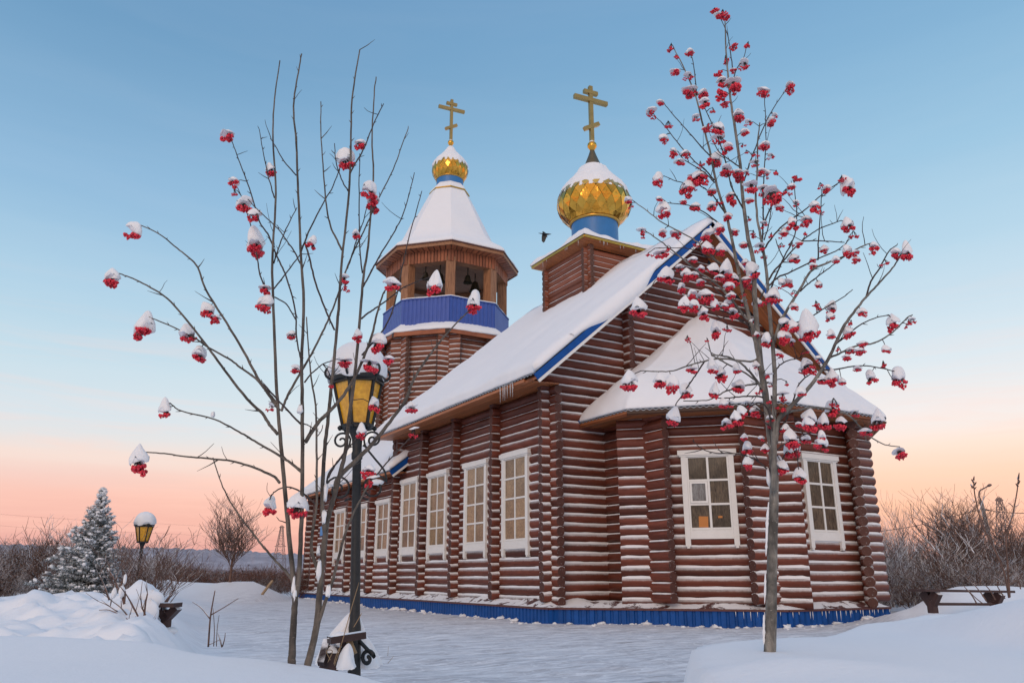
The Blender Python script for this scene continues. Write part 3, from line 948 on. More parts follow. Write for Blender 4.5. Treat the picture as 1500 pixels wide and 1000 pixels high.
# ------------------------------------------------------------------ apse roof
AEZ = 5.02; OV = .92
def off_poly(ov):
    t = math.tan(PI / 8)
    x0 = 13.04 - ov; y0 = 13.70 - ov; x1 = 2 * CX - x0
    c1 = (x0, 15.72 - ov * t); c2 = (15.06 - ov * t, y0)
    return [(x0, YG - .06), c1, c2, (2 * CX - c2[0], y0), (x1, c1[1]), (x1, YG - .06)]
EP = off_poly(OV)
APX = np.array([CX, YG - .06, 8.62])
def eave_points(poly, step):
    pts = []; cor = []
    for i in range(len(poly) - 1):
        p = np.array(poly[i]); q = np.array(poly[i + 1]); n = max(1, int(np.linalg.norm(q - p) / step))
        for k in range(n): pts.append(p + (q - p) * k / n)
    pts.append(np.array(poly[-1])); return pts
ep = eave_points(EP, .03)
b = MB(); P = []
acc = 0
for i, p in enumerate(ep):
    w = .018 * math.cos(2 * PI * i * .03 / .15)
    P.append([np.array([p[0], p[1], AEZ + w]), APX + np.array([0, 0, 0])])
a = b.quadgrid(P, len(P), 2, flip=True)
P2 = [[x - ZZ * .018 for x in row] for row in P]
a2 = b.quadgrid(P2, len(P), 2)
for i in range(len(P) - 1): b.face((a[i][0], a2[i][0], a2[i + 1][0], a[i + 1][0]))
b.build('apse_roof', M['metal'], church)
ep2 = eave_points(EP, .07)
def slabapse():
    nu = len(ep2) - 1; nv = 36
    Lt = 0
    def base(u, v):
        v = v ** 1.5
        p = ep2[int(round(u * nu))]; q = np.array([p[0], p[1], AEZ + .022])
        c = np.array([CX, YG - .06])
        if v < .02:
            dd = (p - c) / np.linalg.norm(p - c); w = -.01 + .05 * float(fbm(u * 60, 3.3, 8, 3)); q[:2] += dd * w
        return q + (APX + ZZ * .022 - q) * v
    def edge(u, v):
        return min((v ** 1.5) * 4.2 + .012, u * 13 * (1 - v ** 1.5) + .05, (1 - u) * 13 * (1 - v ** 1.5) + .05)
    snow_slab('apse_roof_snow', base, nu, nv, edge, .34, 21, rw=.85)
slabapse()
IN = off_poly(.12)
b = MB()
for i in range(5):
    for k in range(5):
        t0 = k / 5; t1 = (k + 1) / 5 - .01
        ring = []
        for t, z in ((t0, AEZ - .115 + t0 * .03 + .004 * (k % 2)), (t1, AEZ - .115 + t1 * .03 + .004 * (k % 2))):
            ring.append([np.array([*(np.array(EP[i]) * (1 - t) + np.array(IN[i]) * t), z]), np.array([*(np.array(EP[i + 1]) * (1 - t) + np.array(IN[i + 1]) * t), z])])
        tn = rnd.random()
        d = ring[0][1] - ring[0][0]; L = np.linalg.norm(d); o = rnd.random() * 9
        ids = [b.vert(ring[0][0], tn, 0, (o, 0, 0)), b.vert(ring[0][1], tn, 0, (o + L, 0, 0)), b.vert(ring[1][1], tn, 0, (o + L, .18, 0)), b.vert(ring[1][0], tn, 0, (o, .18, 0))]
        b.face(ids)
        up_ids = [b.vert(np.array(b.v[q]) + ZZ * .025, tn, 0, b.pc[q]) for q in ids]; b.face(up_ids[::-1])
        b.face((ids[3], ids[2], up_ids[2], up_ids[3]))
b.build('apse_soffit', M['soffit'], church)
b = MB()
EQ = off_poly(OV - .05)
for i in range(5):
    b.obox(np.array([*EQ[i], AEZ - .068]), np.array([*EQ[i + 1], AEZ - .068]), .035, .115)
b.build('apse_eave_board', M['soffit'], church)
# blue verge flashings where the apse roof meets the gable
for s in (0, -1):
    p = np.array([*EP[s], AEZ + .03]); b = MB()
    p[1] -= .02; q = APX.copy(); q[1] -= .02
    b.obox(p, q, .05, .06); b.build('verge_flashing', M['blue'], church)
# ------------------------------------------------------------------ domes and crosses
def onion(prof, c, name, nside, rows, zsnow, rsc=1.0):
    """prof: list of (z, r). Gold shingles laid as diamonds over a gold core"""
    zs = np.array([p[0] for p in prof]); rs = np.array([p[1] for p in prof])
    rad = lambda z: float(np.interp(z, zs, rs))
    # smooth profile by sampling a spline
    pts = smooth_line([(p[1], 0, p[0]) for p in prof], 8)
    arc = [0]
    for a, b_ in zip(pts[:-1], pts[1:]): arc.append(arc[-1] + np.linalg.norm(b_ - a))
    arc = np.array(arc); pr = np.array([p[0] for p in pts]); pz = np.array([p[2] for p in pts])
    S = lambda s: (float(np.interp(s, arc, pr)), float(np.interp(s, arc, pz)))
    b = MB()
    b.lathe([(max(.02, r * .985), z) for r, z in zip(pr, pz)], 48, c, tone=.0)
    L = arc[-1]
    # diamonds: row pitch follows the local width so that they stay square
    s = 0.02; k = 0
    while s < L * .97:
        r, _ = S(s); wid = 2 * PI * max(r, .1) / nside; h = max(.10, wid * .80)
        for j in range(nside):
            a0 = 2 * PI * (j + .5 * (k % 2)) / nside
            tn = min(1, max(0, .5 + .5 * (rnd.random() - .5))); tilt = (rnd.random() - .5) * .022
            def P(sq, da, lift):
                rr, zz = S(min(max(sq, 0), L)); return (c[0] + (rr + lift) * math.cos(a0 + da), c[1] + (rr + lift) * math.sin(a0 + da), zz)
            hw = PI / nside * .97
            l0 = .022 * rsc
            q = [P(s - h * .97, 0, l0 + .004), P(s, hw, l0 * .7 + tilt * rsc), P(s + h * .97, 0, .004), P(s, -hw, l0 * .7 - tilt * rsc)]
            m = [b.vert(x, tn) for x in q]
            mid = b.vert(np.mean(np.array(q), 0) + np.array([math.cos(a0), math.sin(a0), 0]) * .006 * rsc, tn)
            for e in range(4): b.face((m[e], m[(e + 1) % 4], mid), 0, True)
        s += h; k += 1
    o = b.build(name, M['gold'], church)
    # snow on the shoulders
    b = MB(); n = 64; rings = []
    ss = [q for q in np.linspace(0, L, 46)]
    i0 = [i for i, q in enumerate(ss) if S(q)[1] > zsnow[0]]
    for i in i0:
        r, z = S(ss[i]); row = []
        if z > zsnow[1]: break
        f = (z - zsnow[0]) / (zsnow[1] - zsnow[0])
        for kk in range(n):
            a = 2 * PI * kk / n
            rag = (.16 * abs(math.sin(nside * .5 * a)) + .25 * float(fbm(3 * math.cos(a) + z, 3 * math.sin(a), 7, 3)))
            t = .055 * rsc * min(1, max(-.6, (f - .10 - rag) * 7)) * (1 + .8 * float(fbm(9 * math.cos(a), 9 * math.sin(a) + z * 6, 3, 2)))
            if f > .9: t = .05 * rsc * (1 - f) * 10
            rr = max(.01, r + t - .004 + .02 * rsc)
            row.append(b.vert((c[0] + rr * math.cos(a), c[1] + rr * math.sin(a), z + max(0, t) * .8)))
        rings.append(row)
    for A, B in zip(rings[:-1], rings[1:]):
        for kk in range(n): b.face((A[kk], A[(kk + 1) % n], B[(kk + 1) % n], B[kk]), 0, True)
    so = b.build('dome_snow', M['snow'], church)
    return o

def cross(c, z0, z1, zbar, zlow, wbar, wtop, wlow, t, ang):
    b = MB(); X = np.array([math.cos(ang), math.sin(ang), 0]); Y = np.array([-math.sin(ang), math.cos(ang), 0])
    C = np.array([c[0], c[1], 0])
    b.obox(C + ZZ * z0, C + ZZ * z1, t, t * .9, up=Y, tone=.5)
    b.obox(C - X * wbar / 2 + ZZ * zbar - Y * .004, C + X * wbar / 2 + ZZ * zbar - Y * .004, t * 1.1, t, up=Y, tone=.5)
    zt = zbar + (z1 - zbar) * .55
    b.obox(C - X * wtop / 2 + ZZ * zt - Y * .003, C + X * wtop / 2 + ZZ * zt - Y * .003, t, t, up=Y, tone=.5)
    b.obox(C - X * wlow / 2 + ZZ * (zlow - wlow * .29) - Y * .003, C + X * wlow / 2 + ZZ * (zlow + wlow * .29) - Y * .003, t, t, up=Y, tone=.5)
    return b.build('cross', M['crossgold'], church)

def orb(c, z, r):
    b = MB()
    b.lathe([(r * .45, z - r * 1.25), (r * .55, z - r * 1.0), (r * .98, z - r * .35), (r, z), (r * .93, z + r * .38), (r * .6, z + r * .8), (r * .30, z + r)], 20, c, caps=True)
    o = b.build('orb', M['gold'], church)
    b = MB(); b.blob((c[0], c[1], z + r * .72), r * .72, 12, 7, (1, 1, .5)); b.build('orb_snow', M['cap'], church)

# ------------------------------------------------------------------ lantern on the ridge
LC = (CX, 22.5); LH = 1.28
for i in range(4):
    cs = [(-LH, -LH), (LH, -LH), (LH, LH), (-LH, LH)]
    p = np.array([LC[0] + cs[i][0], LC[1] + cs[i][1], 0.]); q = np.array([LC[0] + cs[(i + 1) % 4][0], LC[1] + cs[(i + 1) % 4][1], 0.]); d = (q - p) / np.linalg.norm(q - p)
    b = MB(); k = 0
    while True:
        z = 9.6 + (k + (.5 if i % 2 else 0)) * .205
        if z > 12.25: break
        b.log(p - d * .24 + ZZ * z, q + d * .24 + ZZ * z, .118, .22 + .34 * rnd.random(), squash=.85); k += 1
    b.build('lantern_wall', [M['lanternlog'], M['towerend'], M['cap']], church)
# eave: gold edged low pyramid
def square_ring(h, z): return [np.array([LC[0] + x * h, LC[1] + y * h, z]) for x, y in ((-1, -1), (1, -1), (1, 1), (-1, 1))]
b = MB()
E_ = square_ring(1.74, 12.40)
for i in range(4): b.obox(E_[i], E_[(i + 1) % 4], .05, .09, tone=.6)
b.build('lantern_eave_trim', M['goldpaint'], church)
b = MB()
for r in (square_ring(1.72, 12.36), square_ring(1.3, 12.22)):
    for p in r: b.vert(p, .4)
for i in range(4): b.face((i, (i + 1) % 4, 4 + (i + 1) % 4, 4 + i))
b.build('lantern_soffit', M['soffit'], church)
b = MB()
for r in (square_ring(1.76, 12.45), square_ring(.7, 12.95)):
    for p in r: b.vert(p)
for i in range(4): b.face((i, (i + 1) % 4, 4 + (i + 1) % 4, 4 + i))
b.build('lantern_roof', M['metal'], church)
# its snow
b = MB(); n = 40; P = []
for i in range(4 * n + 1):
    a = E_[(i // n) % 4]; q = E_[(i // n + 1) % 4]; t = (i % n) / n
    e = a + (q - a) * t; c = np.array([LC[0], LC[1], 0]); row = []
    cd = min(t, 1 - t)
    for j in range(14):
        v = j / 13
        rr = 1.03 - .55 * v
        x = c + (e - c) * rr
        w = min(1, (v * .55 * 1.75 + .01) / .22)
        th = .19 * math.sqrt(max(0, 1 - (1 - w) ** 2)) * (1 + 1.3 * float(fbm(x[0] * 1.2 + 3, x[1] * 1.2, 17, 3)))
        row.append(np.array([x[0], x[1], 12.455 + .24 * v + max(.004, th)]))
    P.append(row)
P2 = [[np.array([r[0][0], r[0][1], 12.452]), r[0]] for r in P]
b.quadgrid(P, len(P), 14, flip=False); b.quadgrid(P2, len(P2), 2, flip=False)
b.build('lantern_snow', M['snow'], church)
b = MB(); b.lathe([(.88, 12.5), (.88, 13.93)], 48, LC); b.build('dome_drum', M['drumblue'], church)
b = MB(); b.lathe([(.90, 13.84), (.95, 13.86), (.96, 13.92), (.92, 13.95), (.85, 13.95)], 48, LC); b.build('drum_ring', M['goldpaint'], church)
onion([(13.94, .93), (14.10, 1.14), (14.32, 1.32), (14.62, 1.415), (14.92, 1.385), (15.22, 1.24), (15.52, .99), (15.80, .74), (16.05, .54), (16.25, .42), (16.38, .34)], LC, 'onion_dome', 22, 9, (14.88, 16.36))
b = MB(); b.lathe([(.36, 16.28), (.30, 16.45), (.16, 16.82), (.085, 17.05)], 24, LC); b.build('dome_cone', M['coneMetal'], church)
orb(LC, 17.27, .185)
cross(LC, 17.35, 19.93, 19.30, 18.12, 1.50, .62, .66, .155, math.radians(-6))

# icicles under the lantern eave and the nave eave
def icicle(p, L, r):
    b = MB(); b.tube([p, p - ZZ * L * .4, p - ZZ * L], [r, r * .62, .002], 6); b.build('icicle', M['ice'], church)
for k in range(9): 
    t = .08 + .84 * rnd.random(); p = E_[0] + (E_[1] - E_[0]) * t; icicle(p - ZZ * .04, .10 + .30 * rnd.random() ** 2, .016)
for k in range(6):
    t = .1 + .7 * rnd.random(); p = E_[0] + (E_[3] - E_[0]) * t; icicle(p - ZZ * .04, .10 + .22 * rnd.random() ** 2, .016)
for k in range(6):
    y = 17.55 + .13 * k + .05 * rnd.random(); icicle(np.array([EX + .01, y, EZ - .0]), .15 + .33 * rnd.random(), .024)

# ------------------------------------------------------------------ bell tower
TC = (16.6, 35.4)
def octv(r, k, z=0.0):      # vertex k of an octagon standing square to the church
    a = math.radians(22.5 + 45 * k)      # from -Y towards -X
    return np.array([TC[0] - r * math.sin(a), TC[1] - r * math.cos(a), z])
RT_ = 3.02
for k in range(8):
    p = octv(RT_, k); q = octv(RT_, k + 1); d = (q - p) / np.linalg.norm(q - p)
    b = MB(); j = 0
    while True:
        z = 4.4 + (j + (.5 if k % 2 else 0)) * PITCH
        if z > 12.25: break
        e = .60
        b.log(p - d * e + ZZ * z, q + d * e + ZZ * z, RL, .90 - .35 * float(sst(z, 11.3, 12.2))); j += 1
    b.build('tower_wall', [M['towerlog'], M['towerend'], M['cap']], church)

def octring(r, z, sub=1):
    out = []
    for k in range(8):
        p = octv(r, k, z); q = octv(r, k + 1, z)
        for s in range(sub): out.append(p + (q - p) * s / sub)
    return out
def oct_loft(b, prof, sub=1, smooth=False, mi=0, jit=None, cap=None):
    rings = []
    for (r, z) in prof:
        pts = octring(r, z, sub)
        if jit: pts = [jit(p, r, z) for p in pts]
        rings.append([b.vert(p, .5, 0) for p in pts])
    n = 8 * sub
    for A, B in zip(rings[:-1], rings[1:]):
        for k in range(n): b.face((A[(k + 1) % n], A[k], B[k], B[(k + 1) % n]), mi, smooth)
    return rings
# flared skirt of planks below the balcony
def planked(name, r0, z0, r1, z1, m, nb=7, thick=.03, step=.006):
    b = MB()
    for k in range(8):
        for j in range(nb):
            t0 = j / nb + .004; t1 = (j + 1) / nb - .004
            A0 = octv(r0, k, z0); A1 = octv(r0, k + 1, z0); B0 = octv(r1, k, z1); B1 = octv(r1, k + 1, z1)
            q = [A0 + (A1 - A0) * t0, A0 + (A1 - A0) * t1, B0 + (B1 - B0) * t1, B0 + (B1 - B0) * t0]
            n = np.cross(q[1] - q[0], q[3] - q[0]); n /= np.linalg.norm(n); c = np.array([*TC, (z0 + z1) / 2])
            if n @ ((q[0] + q[2]) / 2 - c) < 0: n = -n
            L = np.linalg.norm(q[3] - q[0]); o = rnd.random() * 9; tn = rnd.random(); off = n * step * (j % 2)
            u = [b.vert(x + off, tn, 0, (o + (L if i > 1 else 0), .1 * (i in (1, 2)), 0)) for i, x in enumerate(q)]
            w = [b.vert(x + off - n * thick, tn, 0, (o + (L if i > 1 else 0), .1 * (i in (1, 2)), 0)) for i, x in enumerate(q)]
            b.face(u); b.face(w[::-1])
            for e in range(4): b.face((u[e], w[e], w[(e + 1) % 4], u[(e + 1) % 4]))
    return b.build(name, m, church)
planked('tower_skirt', 3.60, 12.12, 3.12, 12.62, M['plank'], 9)
planked('tower_skirt', 3.68, 11.93, 3.66, 12.14, M['plank'], 1)
b = MB(); oct_loft(b, [(3.05, 12.20), (3.64, 11.92), (3.64, 11.95)]); b.build('tower_skirt_underside', M['soffit'], church)
def sj(amp, seed):
    def f(p, r, z):
        n = float(fbm(p[0] * 1.6 + z, p[1] * 1.6, seed, 3)); v = np.array([p[0] - TC[0], p[1] - TC[1], 0]); v /= np.linalg.norm(v)
        return p + v * n * amp + ZZ * n * amp * .5
    return f
b = MB(); oct_loft(b, [(3.62, 12.14), (3.72, 12.15), (3.72, 12.22), (3.56, 12.36), (3.30, 12.56), (3.10, 12.68)], 14, True, 0, sj(.10, 5)); b.build('skirt_snow', M['snow'], church)
# balcony parapet of ribbed blue sheet
b = MB()
for k in range(8):
    p = octv(3.22, k + 1); q = octv(3.22, k)
    ribbed(b, p[:2], q[:2], 12.55, 13.86, .21, .024, 1)
b.build('parapet', M['parapetblue'], church)
b = MB(); oct_loft(b, [(3.17, 12.6), (3.17, 13.84)]); b.build('parapet_back', M['plank'], church)
b = MB(); oct_loft(b, [(3.25, 13.84), (3.25, 13.89), (3.06, 13.89), (3.06, 13.84)]); b.build('parapet_rail', M['parapetblue'], church)
b = MB(); oct_loft(b, [(3.24, 13.893), (3.22, 13.94), (3.14, 13.96), (3.07, 13.893)], 16, True, 0, sj(.05, 9)); b.build('parapet_snow', M['snow'], church)
b = MB(); oct_loft(b, [(3.15, 12.70), (.02, 12.70)]); b.build('belfry_floor', M['ceil'], church)
# posts
for k in range(8):
    b = MB(); v = octv(2.86, k); d = np.array([v[0] - TC[0], v[1] - TC[1], 0]); d /= np.linalg.norm(d)
    b.obox(v + ZZ * 12.71, v + ZZ * 15.95, .46, .46, up=d); b.build('belfry_post', M['post'], church)
# head band of vertical planks, ceiling, eave
planked('head_band', 3.16, 15.72, 3.16, 16.42, M['plank'], 14)
b = MB(); oct_loft(b, [(3.12, 15.74), (2.60, 15.74), (2.60, 15.96)]); b.build('head_band_underside', M['post'], church)
b = MB(); oct_loft(b, [(2.95, 15.97), (.02, 15.97)]); b.build('belfry_ceiling', M['ceil'], church)
planked('tower_eave', 3.18, 16.30, 3.66, 16.36, M['plank'], 9)
b = MB(); oct_loft(b, [(3.66, 16.33), (3.70, 16.33), (3.70, 16.50), (3.60, 16.52)]); b.build('tower_eave_board', M['post'], church)
b = MB(); oct_loft(b, [(3.72, 16.50), (3.75, 16.50), (3.75, 16.56), (3.5, 16.6)]); b.build('tower_eave_trim', M['brownpaint'], church)
b = MB(); oct_loft(b, [(3.70, 16.54), (2.9, 17.05), (2.2, 18.0), (.92, 20.75), (.85, 20.8)]); b.build('spire_roof', M['metal'], church)
def spj(p, r, z):
    n = float(fbm(p[0] * .8 + z * .6, p[1] * .8 - z * .3, 3, 3)); v = np.array([p[0] - TC[0], p[1] - TC[1], 0]); v /= np.linalg.norm(v)
    return p + v * n * .075 + ZZ * n * .02
prof = [(3.70, 16.555), (3.74, 16.59), (3.70, 16.70), (3.48, 16.90), (3.12, 17.12), (2.78, 17.40), (2.50, 17.80), (2.27, 18.28), (1.98, 18.88), (1.66, 19.54), (1.34, 20.18), (1.06, 20.74)]
b = MB()
for k in range(8):            # every face its own sheet so the hips stay crisp
    P = []
    for (r, z) in prof:
        a_ = octv(r, k, z); c_ = octv(r, k + 1, z); P.append([spj(a_ + (c_ - a_) * s / 12, r, z) for s in range(13)])
    b.quadgrid(P, len(P), 13, flip=True)
# keep the hips crisp: mark flat faces
sp = b.build('spire_snow', M['snow'], church)
b = MB(); oct_loft(b, [(1.06, 20.72), (1.09, 20.74), (1.09, 20.79), (1.04, 20.80)]); b.build('spire_collar', M['goldpaint'], church)
b = MB(); oct_loft(b, [(1.06, 20.80), (1.03, 20.92), (.90, 21.08), (.78, 21.22), (.70, 21.26)], 6, True); b.build('collar_snow', M['snow'], church)
b = MB(); b.lathe([(.72, 21.1), (.72, 21.62)], 40, TC); b.build('dome_drum', M['drumblue'], church)
b = MB(); b.lathe([(.73, 21.58), (.77, 21.60), (.77, 21.66), (.7, 21.68)], 40, TC); b.build('drum_ring', M['goldpaint'], church)
onion([(21.66, .72), (21.80, .86), (21.98, .945), (22.22, .98), (22.48, .93), (22.74, .78), (22.98, .56), (23.22, .35), (23.46, .19), (23.70, .08)], TC, 'onion_dome', 22, 8, (22.20, 23.72), .75)
orb(TC, 23.93, .165)
cross(TC, 24.0, 26.62, 26.02, 24.90, 1.52, .62, .66, .15, math.radians(-6))

# bells hang in the belfry: things of their own
def bell(x, y, r, label):
    z1 = 15.9; zt = 15.55 - rnd.random() * .1
    t = thing('church_bell', label, 'bell', (x, y, zt - r * 1.9), 'bells hanging in the belfry')
    b = MB(); prof = [(r, 0), (r * .93, .12 * r), (r * .72, .55 * r), (r * .58, 1.1 * r), (r * .5, 1.5 * r), (r * .25, 1.72 * r), (.02, 1.75 * r)]
    b.lathe([(a, zt - 1.9 * r + h) for a, h in prof], 20, (x, y)); b.build('bell_body', M['bell'], t)
    b = MB(); b.tube([(x, y, zt - .17 * r), (x, y, z1)], .03, 6); b.build('hanger', M['bell'], t)
    b = MB(); b.tube([(x, y, zt - .6 * r), (x, y, zt - 2.05 * r)], .018, 6); b.blob((x, y, zt - 2.1 * r), .05, 8, 6); b.build('clapper', M['bell'], t)
bell(14.75, 34.0, .21, 'small bell dark against the left opening of the belfry')
bell(15.35, 33.6, .27, 'larger dark bell beside the small one in the left belfry opening')
bell(16.75, 33.35, .24, 'dark bell just right of the front post of the belfry')
bell(17.45, 33.9, .31, 'largest dark bell in the right opening of the belfry')

# little blue plaque near the far corner of the side wall
b = MB(); b.obox((XL - .20, 36.05, 3.05), (XL - .20, 36.6, 3.05), .03, .42, up=(0, 0, 1))
pl = b.build('wall_plaque', M['sign']); tag(pl, 'small plain blue plaque on the far end of the log side wall', 'plaque')
# ------------------------------------------------------------------ rowan berry clusters (shared shapes)
ICO = None
def ico():
    global ICO
    if ICO is None:
        import bmesh
        bm = bmesh.new(); bmesh.ops.create_icosphere(bm, subdivisions=1, radius=1.0)
        bm.verts.ensure_lookup_table()
        ICO = ([tuple(v.co) for v in bm.verts], [tuple(v.index for v in f.verts) for f in bm.faces]); bm.free()
    return ICO
def add_berry(b, p, r, tone):
    vs, fs = ico(); o = len(b.v)
    for v in vs: b.vert((p[0] + v[0] * r, p[1] + v[1] * r, p[2] + v[2] * r), tone)
    for f in fs: b.face([o + i for i in f], 0, True)

def cluster_mesh(kind, seed):
    """one umbel, 1 m wide before scaling; hangs below its origin. kind 0 full, 1 loose"""
    rr = random.Random(seed); b = MB(); st = []
    lobes = []
    nl = rr.choice((3, 4, 5)) if kind == 0 else rr.choice((2, 3, 3))
    for i in range(nl):
        a = 2 * PI * (i + rr.random() * .7) / nl; q = (.13 + .19 * rr.random()) * (1 if kind == 0 else 1.0)
        lobes.append((q * math.cos(a), q * math.sin(a), -.02 - .26 * rr.random() - (.35 * rr.random() if kind else 0), .17 + .10 * rr.random()))
    n = 92 if kind == 0 else 46
    for i in range(n):
        lx, ly, lz, lr = lobes[i % nl]
        a = rr.random() * 2 * PI; q = math.sqrt(rr.random()) * lr
        p = (lx + q * math.cos(a), ly + q * math.sin(a), lz - .10 - .20 * rr.random() * (1.15 - q / lr) - (.12 * rr.random() if kind else 0)); r = .056 + .018 * rr.random()
        add_berry(b, p, r, min(1, max(0, .5 + .55 * (rr.random() - .5) * 1.8)))
        if i % 3 == 0: st.append(p)
    for p in st: b.tube([(0, 0, .12), (p[0] * .5, p[1] * .5, p[2] * .3 + .02), p], [.018, .014, .010], 3, .5, False, 1)
    return b.mesh('berry_cluster', [M['berry'], M['twig']])
def cap_mesh(kind, seed):
    """snow sitting on the umbel: base about .95 wide, 1 tall"""
    rr = random.Random(seed); b = MB(); n = 22; m = 12; rows = []
    lean = (rr.random() - .5) * .25; ph = [rr.random() * 6 for _ in range(4)]
    for i in range(m + 1):
        t = i / m; row = []
        if kind == 0: r = .50 * (1 - t) ** .55 * (1 - .10 * t)
        elif kind == 1: r = .47 * math.sqrt(max(0, 1 - t * t))
        else: r = .48 * (1 - t ** 1.35) ** .8
        if i == 0: r *= .90
        for k in range(n):
            a = 2 * PI * k / n
            w = 1 + .15 * math.sin(2 * a + ph[0] + t) + .09 * math.sin(3 * a + ph[1] + 3 * t) + .06 * math.sin(5 * a + ph[2] + 6 * t) + .10 * float(vnoise(2.5 * math.cos(a) + ph[0], 2.5 * math.sin(a) + 3 * t, seed))
            z = t + (.13 * math.sin(3 * a + ph[3]) + .08 * math.sin(7 * a + ph[1]) if i < 2 else .05 * math.sin(4 * a + ph[2]) * (1 - t))
            row.append(b.vert((r * w * math.cos(a) + lean * t * t, r * w * math.sin(a) * .95, z - .12)))
        rows.append(row)
    for A, B in zip(rows[:-1], rows[1:]):
        for k in range(n): b.face((A[k], A[(k + 1) % n], B[(k + 1) % n], B[k]), 0, True)
    b.face(rows[0][::-1]); b.face(rows[-1])
    return b.mesh('snow_cap', M['cap'])
CLM = [cluster_mesh(0, 100 + i) for i in range(9)] + [cluster_mesh(1, 200 + i) for i in range(5)]
CPM = [cap_mesh(i % 3, 300 + i) for i in range(12)]

